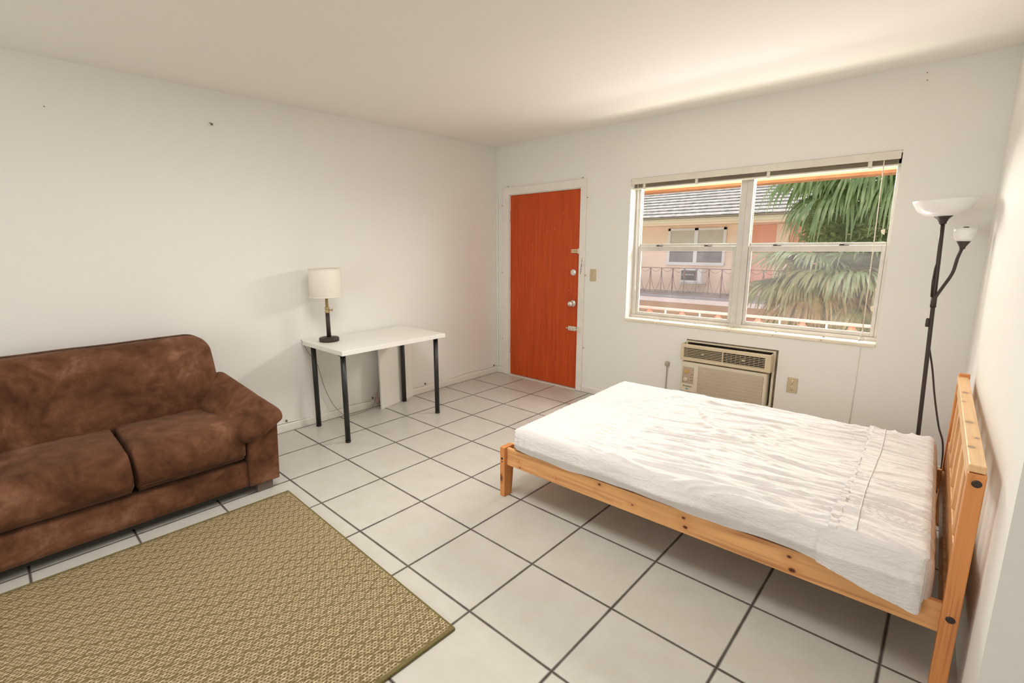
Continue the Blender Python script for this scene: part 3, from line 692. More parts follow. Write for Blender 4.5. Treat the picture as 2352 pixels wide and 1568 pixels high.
nail((RW(-1.495), -1.495, 1.595), (-1, 0, 0.2), 'small nail on the right wall above the headboard')
for (x, z) in ((0.072, 1.84), (0.072, 1.13), (0.075, 0.40)):
    nail((x, YW, z), (0, -1, 0), 'tiny nail beside the left door casing, ' + {1.84: 'highest of three', 1.13: 'middle of three', 0.40: 'lowest of three'}[z])
for (x, z, t) in ((1.116, 1.85, 'beside the top of the right door casing'), (1.118, 1.14, 'between the right door casing and the light switch'), (1.120, 0.44, 'low beside the right door casing'), (0.15, 2.03, 'above the left end of the door frame'), (1.06, 2.03, 'above the right end of the door frame')):
    nail((x, YW, z), (0, -1, 0), 'tiny nail ' + t)

# ================================================================== SOFA
sf = thing('sofa', 'brown suede two-seat sofa against the left wall', 'sofa', (0.43, -3.58, 0))
SY0, SY1 = -3.045, -4.115       # inner faces of the arms
MB().soft(0.06, 0.826, SY1 - 0.01, SY0 + 0.01, 0.060, 0.215, 0.012, 20, 30, 5, lambda p, u: p + V((0.006 * noise.noise(p * 5) if p.x > 0.7 else 0, 0, 0))).build('base', 'brown_suede', sf)
MB().box(0.10, 0.80, SY1, SY0, 0.035, 0.062).build('base_lining', 'dark_plastic', sf)
def seat_fn(p, u):
    q = V(p); t = max(0.0, min(1.0, (p.x - 0.30) / 0.55))
    if p.z > 0.28:
        q.z += 0.012 * math.sin(PI * u[1]) * math.sin(PI * min(1, t)) + 0.010 * noise.noise(V((p.x * 5, p.y * 5, 1))) + 0.004 * noise.noise(V((p.x * 14, p.y * 14, 5)))
        q.z -= 0.030 * max(0, t - 0.45) ** 1.2
    if p.x > 0.6: q.x += 0.014 * math.sin(PI * u[1]) * math.sin(PI * u[2]) + 0.006 * noise.noise(V((p.y * 6, p.z * 6, 3)))
    return q
for (a, b_) in ((-3.573, SY0 + 0.002), (SY1 - 0.002, -3.577)):
    MB().soft(0.26, 0.850, a, b_, 0.213, 0.452, (0.10, 0.012, 0.105), 30, 34, 14, seat_fn).build('seat_cushion', 'brown_suede', sf)
def back_fn(p, u):
    q = V(p); t = (p.z - 0.08) / 0.82
    q.x += 0.02 + 0.065 * max(0, t) * (-1.0 if p.x > 0.2 else 0.25)
    if p.x > 0.2:
        q.x += 0.030 * math.exp(-((p.z - 0.60) / 0.2) ** 2) + 0.014 * noise.noise(V((p.y * 4, p.z * 4, 9))) + 0.005 * noise.noise(V((p.y * 11, p.z * 11, 2)))
        # soft pulled seams
        q.x -= 0.007 * math.exp(-((p.y + 3.575) / 0.010) ** 2) * (1 if p.z < 0.66 else max(0, 1 - (p.z - 0.66) / 0.06))
        for (y0, y1, z0, z1) in ((-3.92, -3.62, 0.640, 0.662), (-3.42, -3.22, 0.640, 0.655), (-4.05, -3.70, 0.545, 0.520)):
            if y0 <= p.y <= y1:
                s_ = (p.y - y0) / (y1 - y0); zz = z0 + (z1 - z0) * s_ + 0.01 * math.sin(5 * s_)
                q.x -= 0.012 * math.sin(PI * s_) * math.exp(-((p.z - zz) / 0.010) ** 2)
    q.z += 0.008 * noise.noise(V((p.y * 3, 0, 4))) * max(0, t)
    if p.y > -3.2: q.y += 0.05 * (0.5 - abs(t - 0.45)) * max(0, (p.y + 3.2) / 0.2)
    return q
MB().soft(0.02, 0.375, SY1 - 0.06, -3.010, 0.07, 0.892, (0.11, 0.12, 0.11), 24, 60, 46, back_fn).build('backrest', 'brown_suede', sf)
def make_arm(sgn, y_in):
    Y = lambda d: y_in + sgn * d             # d grows outward from the inner face
    a = MB(); a.prism([(Y(0.0), 0.058), (Y(0.172), 0.058), (Y(0.186), 0.43), (Y(0.18), 0.452), (Y(0.0), 0.375)], 'x', 0.03, 0.838, 0.010)
    ao = a.build('arm', 'brown_suede', sf)
    def pad(p, u):
        # p: x in 0..1 front-to-back, y in 0..1 across, z in 0..1 through the pad
        f, c, w_ = p.x, p.y, p.z
        x = 0.870 - 0.60 * f
        inn = V((0, Y(-0.042 - 0.055 * f), 0.352 + 0.120 * f)); out = V((0, Y(0.222 - 0.150 * f), 0.462 + 0.190 * f))
        pos = inn.lerp(out, c); d = (out - inn).normalized(); n = V((0, -d.z * sgn, abs(d.y))) if sgn > 0 else V((0, d.z, abs(d.y)))
        n = V((0, -d.z, d.y)); n = n if n.z > 0 else -n
        th = 0.034 + 0.070 * math.sin(PI * min(1, max(0, 0.15 + 0.7 * c)))
        pos = pos + n * (w_ - 0.55) * th
        pos.x = x + 0.012 * math.sin(PI * c) + 0.03 * (1 - abs(2 * c - 1)) * 0
        pos += n * (0.008 * noise.noise(V((x * 7, c * 3, sgn))) + 0.003 * noise.noise(V((x * 25, c * 9, 7))))
        return pos
    MB().soft(0, 1, 0, 1, 0, 1, (0.10, 0.14, 0.5), 34, 24, 10, pad).build('arm_cushion', 'brown_suede', ao)
make_arm(1, SY0); make_arm(-1, SY1)
for (x, y) in ((0.790, -2.955), (0.10, -2.955), (0.790, -4.205), (0.10, -4.205)):
    f = bmesh.new(); mb = MB()
    mb.prism([(x - 0.035, 0.0), (x + 0.022, 0.0), (x + 0.030, 0.062), (x - 0.042, 0.062)], 'y', y - 0.045, y + 0.045, 0.003)
    mb.build('foot', 'foot_taupe', sf)

# ================================================================== RUG
rg = thing('area_rug', 'woven beige and olive rug in front of the sofa', 'rug', (0.93, -2.885, 0.0))
MB().soft(0.945, 2.425, -5.20, -2.880, 0.001, 0.011, 0.003, 60, 80, 2, lambda p, u: p + V((0, 0, 0.0012 * (1 + noise.noise(p * 6)))) if p.z > 0.006 else p).build('woven_field', 'rug_weave', rg)
bd = MB()
for (x0, x1, y0, y1) in ((0.936, 0.952, -5.205, -2.873), (2.414, 2.431, -5.205, -2.873), (0.936, 2.431, -2.882, -2.872), (0.936, 2.431, -5.205, -5.196)):
    bd.box(x0, x1, y0, y1, 0.0005, 0.0125, 0.0045, 3)
bd.build('edge_binding', 'rug_binding', rg)
rg.rotation_euler = (0, 0, math.radians(-1.2))

# ================================================================== TABLE
tb = thing('side_table', 'white rectangular table with four black legs by the left wall', 'table', (0.30, -1.797, 0))
MB().box(0.002, 0.604, -2.280, -1.315, 0.669, 0.703, 0.0025).build('tabletop', 'white_laminate', tb)
for (x, y) in ((0.070, -2.226), (0.538, -2.238), (0.067, -1.368), (0.541, -1.370)):
    l_ = MB(); l_.tube([(x, y, 0.006), (x, y, 0.668)], 0.0195, 20); l_.lathe([(0.0, 0.662), (0.036, 0.662), (0.036, 0.669), (0, 0.669)], (x, y, 0), 20)
    lo_ = l_.build('leg', 'black_metal', tb)
    MB().lathe([(0.0, 0.0), (0.018, 0.0), (0.0205, 0.004), (0.0205, 0.014), (0, 0.014)], (x, y, 0), 20).build('foot_cap', 'dark_plastic', lo_)
# white board propped under the table
bdm = MB(); dv = (V((0.002, -1.215, 0)) - V((0.105, -1.645, 0))); dv.normalize(); nn = V((dv.y, -dv.x, 0))
P0 = V((0.105, -1.645, 0)); ln = 0.435; thk = 0.016
pts = [P0, P0 + dv * ln, P0 + dv * ln - nn * thk, P0 - nn * thk]
bdm.prism([(p.x, p.y) for p in pts], 'z', 0.0, 0.655, 0.0015)
bdm.build('white_board', 'white_laminate', base=(0.05, -1.43, 0), label='loose white board propped upright under the table behind its rear leg', cat='board')
# pink scrap of wrapper behind the board
pw = MB()
random.seed(5)
g = [[V((0.004 + 0.010 * noise.noise(V((i * .7, j * .6, 2))) + 0.008, -1.636 + 0.012 * i * (1 - j / 6.5), 0.030 + 0.020 * j + 0.006 * noise.noise(V((i, j, 8))))) for j in range(6)] for i in range(4)]
for i in range(3):
    for j in range(5):
        pw.quad(g[i][j], g[i + 1][j], g[i + 1][j + 1], g[i][j + 1], True)
bmesh.ops.remove_doubles(pw.bm, verts=pw.bm.verts, dist=1e-5)
bmesh.ops.solidify(pw.bm, geom=list(pw.bm.faces), thickness=0.0015)
pw.build('plastic_wrapper', 'pink_plastic', base=(0.0, -1.61, 0.0), label='pink plastic wrapper scrap by the baseboard behind the white board', cat='wrapper')

# table lamp
LX, LY, LZ = 0.172, -2.140, 0.703
tl = thing('table_lamp', 'small table lamp with white drum shade on the white table', 'lamp', (LX, LY, LZ))
MB().lathe([(0, 0), (0.072, 0), (0.0755, 0.004), (0.0755, 0.026), (0.072, 0.030), (0.050, 0.031), (0.046, 0.035), (0.040, 0.036), (0, 0.036)], (LX, LY, LZ), 48).build('base', 'bronze_metal', tl)
MB().lathe([(0, 0.030), (0.0165, 0.030), (0.0155, 0.225), (0, 0.225)], (LX, LY, LZ), 24).build('post', 'bronze_metal', tl)
bs = MB().lathe([(0.0, 0.222), (0.0185, 0.222), (0.0185, 0.232), (0.0165, 0.236), (0.0165, 0.252), (0.0185, 0.256), (0.0185, 0.264), (0.012, 0.268), (0.0105, 0.345), (0, 0.345)], (LX, LY, LZ), 24)
bso = bs.build('brass_stem', 'brass', tl)
kx = V((0.75, 0.66, 0)).normalized()
kn = MB(); kn.tube([V((LX, LY, LZ + 0.245)) + kx * 0.015, V((LX, LY, LZ + 0.245)) + kx * 0.034], 0.0045, 10)
kn.soft(-0.004, 0.004, -0.012, 0.012, -0.010, 0.010, 0.003, 4, 6, 6, lambda p, u: V((LX, LY, LZ + 0.245)) + kx * (0.038 + p.x) + V((-kx.y, kx.x, 0)) * p.y + V((0, 0, p.z)))
kn.build('clamp_knob', 'brass', bso)
sh = MB(); sh.lathe([(0.1215, 0.346), (0.1235, 0.350), (0.1195, 0.560), (0.1180, 0.562), (0.1165, 0.560), (0.1200, 0.350)], (LX, LY, LZ), 56, closed=True)
sho = sh.build('lamp_shade', 'linen_shade', tl)
for prof in ([(0.1243, 0.345), (0.1243, 0.352), (0.1228, 0.352), (0.1228, 0.345)], [(0.1204, 0.556), (0.1200, 0.5635), (0.1160, 0.5635), (0.1160, 0.556)]):
    MB().lathe(prof, (LX, LY, LZ), 56, closed=True).build('shade_trim', 'linen_shade', sho)
sp_ = MB()
for k in range(3):
    a = k * 2 * PI / 3 + 0.4; sp_.tube([(LX, LY, LZ + 0.40), (LX + 0.119 * math.cos(a), LY + 0.119 * math.sin(a), LZ + 0.40)], 0.0015, 6)
sp_.tube([(LX, LY, LZ + 0.34), (LX, LY, LZ + 0.42)], 0.014, 12)
sp_.build('shade_fitter', 'brass', tl)
MB().tube(smooth_path([(0.005, -2.290, 0.715), (0.000, -2.245, 0.62), (0.004, -2.175, 0.50), (0.008, -2.150, 0.40), (0.010, -2.120, 0.276), (0.012, -2.06, 0.13), (0.03, -1.990, 0.03), (0.05, -1.93, 0.006), (0.045, -1.80, 0.005), (0.02, -1.70, 0.005), (0.012, -1.665, 0.04), (0.004, -1.62, 0.12), (0.0, -1.595, 0.21), (-0.002, -1.58, 0.26)], 8), 0.0030, 8).build('lamp_cord', 'grey_cord', tl)

# ================================================================== BED
BB = (2.85, -1.375, 0); TH = math.radians(1.2)
bx, by = BB[0], BB[1]
kn_rail = [(x - bx, -1.99 - by, z, r) for (x, z, r) in ((1.985, .237, .009), (1.992, .203, .010), (2.235, .218, .009), (2.487, .275, .011), (2.469, .238, .008), (2.660, .233, .010), (2.895, .262, .011), (2.905, .222, .012), (3.290, .262, .011), (3.304, .212, .013), (3.640, .258, .013))]
pine('pine_rail', 0, (0.80, 0.43, 0.178), kn_rail)
pine('pine_x', 0, (0.62, 0.32, 0.125), vor=True)
pine('pine_y', 1, (0.76, 0.50, 0.255), [(0.874, -0.17, 0.778, .013), (0.869, -0.47, 0.778, .011), (0.886, -0.36, 0.778, .008), (0.866, 0.14, 0.778, .007), (0.876, 0.31, .778, .012)], contrast=0.5, kcol=(0.34, 0.22, 0.12, 1))
pine('pine_z', 2, (0.68, 0.285, 0.094), vor=True)
pine('pine_pale_z', 2, (0.74, 0.42, 0.19), vor=True)
bd = thing('bed_frame', 'pine double bed frame with slatted headboard against the right wall', 'bed', BB)
YN, YFAR = -2.022, -0.705
def leg_taper(x0, x1, y0, y1, h, inner):
    mb = MB(); t = 0.018
    poly = [(y0, h), (y1, h), (y1, 0.18), (y1 - (t if inner < 0 else 0), 0.0), (y0 + (t if inner > 0 else 0), 0.0), (y0, 0.18)]
    mb.prism(poly, 'x', x0, x1, 0.003); return mb
foot_posts = []
for (y0, y1, inn) in ((YN, YN + 0.085, -1), (YFAR - 0.085, YFAR, 1)):
    lg = leg_taper(1.866, 1.899, y0, y1, 0.300, inn).build('foot_post', 'pine_z', bd)
    yb = y0 if inn < 0 else y1
    foot_posts.append((lg, yb))
lg = foot_posts[0][0]
MB().lathe([(0, 0.0012), (0.0065, 0.0012), (0.0075, 0.0)], mat4=on_wall_y(1.881, YN, 0.232), seg=16).build('bolt_head', 'dark_plastic', lg)
MB().lathe([(0, 0.0012), (0.0035, 0.0012), (0.004, 0.0)], mat4=on_wall_y(1.881, YN, 0.213), seg=12).build('dowel_hole', 'dark_plastic', lg)
MB().box(1.866, 1.890, YN + 0.085, YFAR - 0.085, 0.185, 0.290, 0.003).build('foot_rail', 'pine_y', bd)
for (ya, yb) in ((YN + 0.024, YN + 0.046), (YFAR - 0.046, YFAR - 0.024)):
    MB().box(1.897, 3.712, ya, yb, 0.190, 0.293, 0.003).build('side_rail', 'pine_rail', bd)
for i in range(14):
    x = 1.95 + i * 0.122
    MB().box(x, x + 0.07, YN + 0.046, YFAR - 0.046, 0.232, 0.250, 0.002).build('bed_slat', 'pine_y', bd)
MB().box(1.90, 3.70, -1.40, -1.36, 0.19, 0.232, 0.002).build('centre_beam', 'pine_x', bd)
HX0, HX1 = 3.709, 3.751
for (y0, y1) in ((YN, YN + 0.045), (YFAR - 0.045, YFAR)):
    po = MB().box(HX0, HX1, y0, y1, 0.0, 0.758 if y0 > -1 else 0.752, 0.003).build('headboard_post', 'pine_z', bd)
    if y0 < -1:
        for z in (0.722, 0.262):
            bo = MB(); bo.lathe([(0.006, 0.0015), (0.0108, 0.002), (0.0118, 0.0)], mat4=on_wall_y(3.7315, YN, z), seg=20); bo.lathe([(0, 0.0006), (0.007, 0.0006), (0.0085, 0.0012)], mat4=on_wall_y(3.7315, YN, z), seg=16)
            bo.build('bolt_head', 'bronze_metal', po)
hr = MB(); hr.box(HX0 - 0.001, HX1 - 0.004, YN + 0.001, YFAR - 0.002, 0.755, 0.778, 0.003); hr.box(HX0 + 0.004, HX0 + 0.026, YN + 0.045, YFAR - 0.045, 0.700, 0.756, 0.002)
hr.build('top_rail', 'pine_y', bd)
MB().box(HX0 + 0.002, HX0 + 0.042, YFAR - 0.020, YFAR + 0.004, 0.766, 0.792, 0.002).build('end_cap', 'pine_z', bd)
MB().box(HX0 + 0.006, HX0 + 0.028, YN + 0.045, YFAR - 0.045, 0.330, 0.450, 0.003).build('lower_rail', 'pine_x', bd)
MB().box(HX0 + 0.002, HX0 + 0.028, YN + 0.045, YFAR - 0.045, 0.190, 0.293, 0.003).build('head_rail', 'pine_x', bd)
for k in range(5):
    y = YN + 0.045 + (YFAR - YN - 0.09) * (k + 0.72) / 5.4 
    MB().box(HX0 + 0.006, HX0 + 0.026, y, y + 0.062, 0.449, 0.701, 0.002).build('headboard_slat', 'pine_pale_z', bd)
bd.rotation_euler = (0, 0, TH)

# ------------------------------------------------------------------ mattress with its sheet
mt = thing('mattress', 'mattress in a wrinkled pale white sheet on the pine bed', 'mattress', BB)
MX0, MX1, MY0, MY1, MZ = 1.945, 3.678, -2.020, -0.705, 0.430
def arc_map(s, half, r, drop):
    """s: signed arc length from the centre -> (offset, drop)"""
    a = abs(s); sg = 1 if s >= 0 else -1; flat = half - r; q = r * PI / 2
    if a <= flat: return sg * a, 0.0
    if a <= flat + q:
        t = (a - flat) / r; return sg * (flat + r * math.sin(t)), r * (1 - math.cos(t))
    return sg * half, r + (a - flat - q)
HXm, HYm = (MX1 - MX0) / 2, (MY1 - MY0) / 2
CXm, CYm = (MX0 + MX1) / 2, (MY0 + MY1) / 2
RM = 0.042
FOLDS = [((2.12, -1.30), (2.45, -0.86), 0.006, 0.016), ((2.42, -0.98), (2.80, -0.82), 0.006, 0.018), ((2.60, -1.03), (2.78, -1.28), 0.010, 0.014), ((2.70, -1.40), (3.02, -1.42), 0.009, 0.018),
         ((2.60, -1.22), (2.98, -1.40), 0.007, 0.014), ((2.52, -1.70), (3.35, -1.62), 0.006, 0.020), ((2.30, -1.86), (3.38, -1.80), 0.006, 0.022), ((2.55, -1.93), (3.36, -1.90), 0.006, 0.016),
         ((2.25, -1.95), (2.75, -1.985), 0.006, 0.013), ((2.86, -1.55), (3.38, -1.45), 0.005, 0.018), ((2.2, -1.05), (2.65, -0.78), 0.005, 0.02), ((2.72, -1.12), (3.3, -1.02), 0.004, 0.02), ((2.9, -1.98), (3.4, -1.955), 0.006, 0.014),
         ((3.44, -1.00), (3.66, -1.06), 0.004, 0.014), ((3.44, -1.25), (3.62, -1.32), 0.005, 0.012), ((3.46, -1.6), (3.66, -1.72), 0.005, 0.014), ((3.42, -1.83), (3.64, -1.93), 0.006, 0.014), ((3.45, -1.42), (3.66, -1.50), 0.004, 0.014)]
FOLDS = [(V(a), V(b), h, wd) for a, b, h, wd in FOLDS]
def wrinkle(x, y):
    z = 0.0
    p = V((x, y))
    nx_ = noise.noise(V((x * 2.2, y * 2.2, 0.3))); ny_ = noise.noise(V((x * 2.2, y * 2.2, 7.3)))
    pw_ = V((x + 0.05 * nx_, y + 0.045 * ny_))
    for a, b, h, wd in FOLDS:
        ab = b - a; t = (pw_ - a).dot(ab) / ab.length_squared
        if -0.15 < t < 1.15:
            tc_ = min(1, max(0, t)); d = (pw_ - a - ab * tc_).length
            if d < wd * 3: z += 1.6 * h * math.exp(-(d / wd) ** 2) * math.sin(PI * min(1, max(0.0, (t + 0.15) / 1.3)))
    k = 0.35 + 0.65 * min(1, max(0, (x - 2.1) / 0.7))
    ang = 0.12 if x < 3.42 else -0.2
    yr = y - ang * x
    r1 = 1 - abs(noise.noise(V((x * 1.6 + 3 * nx_, yr * 17 + 1.5 * ny_, 2.0))))
    r2 = 1 - abs(noise.noise(V((x * 4.0 + 2 * nx_, yr * 38 + 2.0 * ny_, 5.0))))
    z += k * (0.0105 * (r1 ** 5) + 0.0062 * (r2 ** 5))
    z += 0.004 * noise.noise(V((x * 3, y * 3, 11)))
    return z
def hem_drop(x):
    """how far below the top the near side of the sheet reaches"""
    d = 0.128 + 0.006 * math.sin(x * 9) + 0.006 * noise.noise(V((x * 8, 0, 3)))
    if x < 2.05: d -= 0.02 * (2.05 - x) / 0.1 * 0.3
    if x > 3.38: d += 0.045 * min(1, (x - 3.38) / 0.26)
    return d
def sheet_pt(s, t, lift=0.0):
    """s, t arc-length coordinates along x and y"""
    ox, dx = arc_map(s, HXm, RM, 0.15); oy, dy = arc_map(t, HYm, RM, 0.15)
    x, y = CXm + ox, CYm + oy
    d = math.hypot(dx, dy)
    # round the plan corners
    cx, cy = abs(ox) - (HXm - 0.05), abs(oy) - (HYm - 0.05)
    if cx > 0 and cy > 0:
        L = math.hypot(cx, cy)
        if L > 0.05:
            x = CXm + math.copysign(HXm - 0.05 + cx * 0.05 / L, ox); y = CYm + math.copysign(HYm - 0.05 + cy * 0.05 / L, oy)
    lim = hem_drop(x) if t < 0 else 0.135
    if s > 0 and dx > 0.02: lim = max(0.128, lim - 0.04)
    d = min(d, lim)
    z = MZ - d
    w_ = wrinkle(x, y)
    if d < RM * 0.6: z += w_ + lift
    else:
        side = 1 - min(1, (d - RM * 0.6) / 0.03)
        z += (w_ + lift) * side
        # side folds and bulges push the cloth outwards
        k = min(1, (d - RM * 0.6) / 0.05)
        if dy > dx:
            g_ = 0.010 * noise.noise(V((x * 4, z * 6, 1))) + 0.004 * (1 - abs(noise.noise(V((x * 26 + z * 10, z * 3, 4))))) ** 2
            if t < 0:
                foot = max(0, 1 - (x - MX0) / 0.25)
                g_ += 0.006 * foot * math.sin(x * 150)
                g_ += 0.016 * math.exp(-((x - 2.78) / 0.16) ** 2) * min(1, d / 0.1) 
                g_ += 0.012 * min(1, max(0, (x - 3.3) / 0.2))
                tuck = min(1, max(0, (d - 0.085) / 0.045)) * (1 - min(1, max(0, (x - 3.30) / 0.12)))
                y -= (g_ + 0.006) * k * (1 - tuck) + lift * k
                y += tuck * 0.012
            else: y += g_ * k + lift * k
        else:
            g_ = 0.006 * noise.noise(V((y * 5, z * 8, 6))) + 0.003 * math.sin(y * 60)
            x += math.copysign((g_ + 0.003 + lift) * k, ox)
    return V((x, y, z))
def sheet_mesh(s0f, s1, t0, t1, ns, nt, lift=0.0):
    mb = MB(); b = mb.bm; grid = []
    for j in range(nt + 1):
        t = t0 + (t1 - t0) * j / nt; row = []
        s0 = s0f(t)
        for i in range(ns + 1): row.append(b.verts.new(sheet_pt(s0 + (s1 - s0) * i / ns, t, lift)))
        grid.append(row)
    for j in range(nt):
        for i in range(ns):
            try:
                f = b.faces.new((grid[j][i], grid[j][i + 1], grid[j + 1][i + 1], grid[j + 1][i])); f.smooth = True
            except ValueError: pass
    return mb
SX = HXm - RM + RM * PI / 2 + 0.13; SY = HYm - RM + RM * PI / 2 + 0.13
so = sheet_mesh(lambda t: -SX, SX, -SY - 0.035, SY, 420, 320).build('fitted_sheet', 'sheet_cotton', mt)
MB().box(MX0 + 0.03, MX1 - 0.03, MY0 + 0.045, MY1 - 0.045, 0.252, MZ - 0.012, 0.02).build('mattress_core', 'mattress_ticking', mt)
fold_mb = sheet_mesh(lambda t: (3.405 - CXm) + 0.012 * math.sin((t + 0.2) * 4) + 0.008 * noise.noise(V((t * 14, 0, 1))) + 0.004 * noise.noise(V((t * 55, 0, 3))) - (0.02 if t < -HYm else 0), HXm - 0.012, -SY - 0.035, HYm - 0.02, 110, 420, 0.0105)
tag(fold_mb.build('folded_hem', 'sheet_cotton', so), 'turned-over band of sheet at the head end')
# stitched line on the folded band
stl = MB(); stl.tube([sheet_pt(3.472 - CXm + 0.006 * math.sin(t * 5), t, 0.0130) for t in [(-HYm + 0.03) + (2 * HYm - 0.06) * k / 120 for k in range(121)]], 0.0022, 6)
stl.build('stitched_seam', 'sheet_cotton', so)
# loose corner of the sheet hanging over the side rail by the headboard
mt.rotation_euler = (0, 0, TH)

# ================================================================== FLOOR LAMP
fl = thing('floor_lamp', 'dark floor lamp with two white bowl shades in the corner', 'lamp', (3.590, -0.235, 0))
fb = V((3.592, -0.235, 0.0)); ft = V((3.541, -0.25, 1.525))
MB().lathe([(0, 0), (0.128, 0), (0.132, 0.006), (0.130, 0.018), (0.05, 0.030), (0.018, 0.045), (0.0, 0.045)], fb, 40).build('base', 'dark_brown_metal', fl)
MB().tube([fb.lerp(ft, k / 10) + V((0, 0, 0.04 if k == 0 else 0)) for k in range(11)], 0.0100, 16).build('pole', 'dark_brown_metal', fl)
ax = (ft - fb).normalized(); R_ = Matrix.Translation(ft) @ Matrix.Rotation(-0.045, 4, 'Y')
hd = MB().lathe([(0, -0.005), (0.015, -0.005), (0.016, 0.005), (0.024, 0.022), (0.043, 0.040), (0.046, 0.043), (0, 0.043)], mat4=R_, seg=32).build('socket_cone', 'dark_brown_metal', fl)
bw = MB().lathe([(0, 0.036), (0.045, 0.038), (0.085, 0.050), (0.112, 0.074), (0.131, 0.114), (0.134, 0.126), (0.131, 0.126), (0.127, 0.112), (0.108, 0.076), (0.083, 0.055), (0.045, 0.044), (0, 0.042)], mat4=R_, seg=48)
tag(bw.build('bowl_shade', 'opal_plastic', fl), 'large white bowl shade on top of the pole')
# gooseneck reading arm
j0 = fb.lerp(ft, 0.715)
arm = smooth_path([j0 + V((-0.006, -0.014, -0.02)), j0 + V((0.004, -0.016, 0.025)), V((3.580, -0.268, 1.170)), V((3.612, -0.27, 1.255)), V((3.622, -0.265, 1.335)), V((3.633, -0.262, 1.388))], 6)
ao = MB().tube(arm, 0.0078, 12).build('gooseneck_arm', 'dark_brown_metal', fl)
MB().tube([j0 + V((0.001, 0, -0.03)), j0 + V((-0.001, 0, 0.03))], 0.0135, 14).build('arm_clamp', 'dark_brown_metal', fl)
R2 = Matrix.Translation((3.634, -0.262, 1.385)) @ Matrix.Rotation(0.02, 4, 'Y')
MB().lathe([(0, 0.0), (0.011, 0.0), (0.013, 0.012), (0.027, 0.038), (0.029, 0.041), (0, 0.041)], mat4=R2, seg=28).build('socket_cone', 'dark_brown_metal', ao)
tag(MB().lathe([(0, 0.038), (0.026, 0.040), (0.040, 0.056), (0.046, 0.085), (0.0475, 0.112), (0.0455, 0.112), (0.044, 0.086), (0.038, 0.060), (0.024, 0.046), (0, 0.044)], mat4=R2, seg=36).build('bowl_shade', 'opal_plastic', ao), 'small white bowl shade on the curved arm')
MB().lathe([(0, 0.046), (0.014, 0.046), (0.014, 0.110), (0.010, 0.118), (0, 0.118)], mat4=R2, seg=16).build('bulb_socket', 'dark_brown_metal', ao)
pk = fb.lerp(ft, 0.80)
MB().tube([pk + V((-0.009, -0.006, -0.10)), pk + V((-0.0135, -0.006, -0.02)), pk + V((-0.012, -0.006, 0.06)), pk + V((-0.008, -0.004, 0.09))], 0.004, 8).build('arm_cord', 'dark_brown_metal', fl)
ps = fb.lerp(ft, 0.64)
MB().soft(ps.x - 0.024, ps.x - 0.007, ps.y - 0.010, ps.y + 0.008, ps.z - 0.028, ps.z + 0.022, 0.005, 5, 5, 6).build('switch', 'dark_brown_metal', fl)
MB().tube(smooth_path([fb.lerp(ft, 0.55) + V((0.002, 0.012, 0)), V((3.596, -0.20, 0.70)), V((3.624, -0.20, 0.545)), V((3.662, -0.20, 0.37)), V((3.692, -0.195, 0.27)), V((3.705, -0.17, 0.12)), V((3.70, -0.10, 0.012)), V((3.66, -0.04, 0.006))], 8), 0.0046, 8).build('power_cord', 'brown_cord', fl)

# ================================================================== OUTSIDE
struct('ground', MB().box(-24, 30, 0.2, 40, -3.05, -2.95), 'asphalt', 'courtyard ground below the walkway', 'ground')
struct('walkway', MB().box(-4, 8, 0.20, 1.30, -0.20, -0.04), 'walkway_paint', 'pale walkway slab outside the window', 'walkway')
ev = thing('roof_eave', 'cream and orange underside of the roof eave above the window', 'eave', (2.0, 0.8, 1.97), kind='structure')
MB().box(-4, 8, 0.201, 1.34, 2.14, 2.22).build('soffit', 'fascia_cream', ev)
MB().box(-4, 8, 1.14, 1.34, 1.985, 2.14, 0.004).build('eave_beam', 'fascia_cream', ev)
MB().box(-4, 8, 1.15, 1.35, 1.962, 1.986, 0.003).build('eave_trim', 'fascia_orange', ev)
MB().box(-4, 8, 0.201, 1.36, 2.22, 2.56).build('roof_mass', 'roof_tile', ev)

# our balcony railing
br = thing('balcony_railing', 'pink and white balcony railing just outside the window', 'railing', (2.0, 1.2, -0.04))
MB().box(-2.2, 6.2, 1.185, 1.215, 0.712, 0.738, 0.004).build('top_rail', 'rail_pink', br)
MB().box(-2.2, 6.2, 1.190, 1.210, 0.06, 0.08, 0.003).build('bottom_rail', 'rail_pink', br)
for k in range(12):
    x = 0.480 + k * 0.366
    MB().box(x + 0.176, x + 0.192, 1.192, 1.208, -0.04, 0.713, 0.002).build('baluster', 'white_paint', br)
    vz = MB()
    for dx in (-0.018, -0.006, 0.006, 0.018): vz.tube([(x + dx * 0.6, 1.2, 0.712), (x + dx, 1.2, 0.64), (x + dx * 2.2, 1.2, 0.50), (x + dx * 0.9, 1.2, 0.30), (x + dx * 0.4, 1.2, 0.08)], 0.007, 6)
    for sgn in (-1, 1):
        vz.tube(smooth_path([(x + sgn * 0.012, 1.2, 0.705), (x + sgn * 0.045, 1.2, 0.66), (x + sgn * 0.085, 1.2, 0.62), (x + sgn * 0.10, 1.2, 0.55), (x + sgn * 0.07, 1.2, 0.42)], 5), 0.005, 6)
    vz.build('scroll_ornament', 'vase_salmon', br)

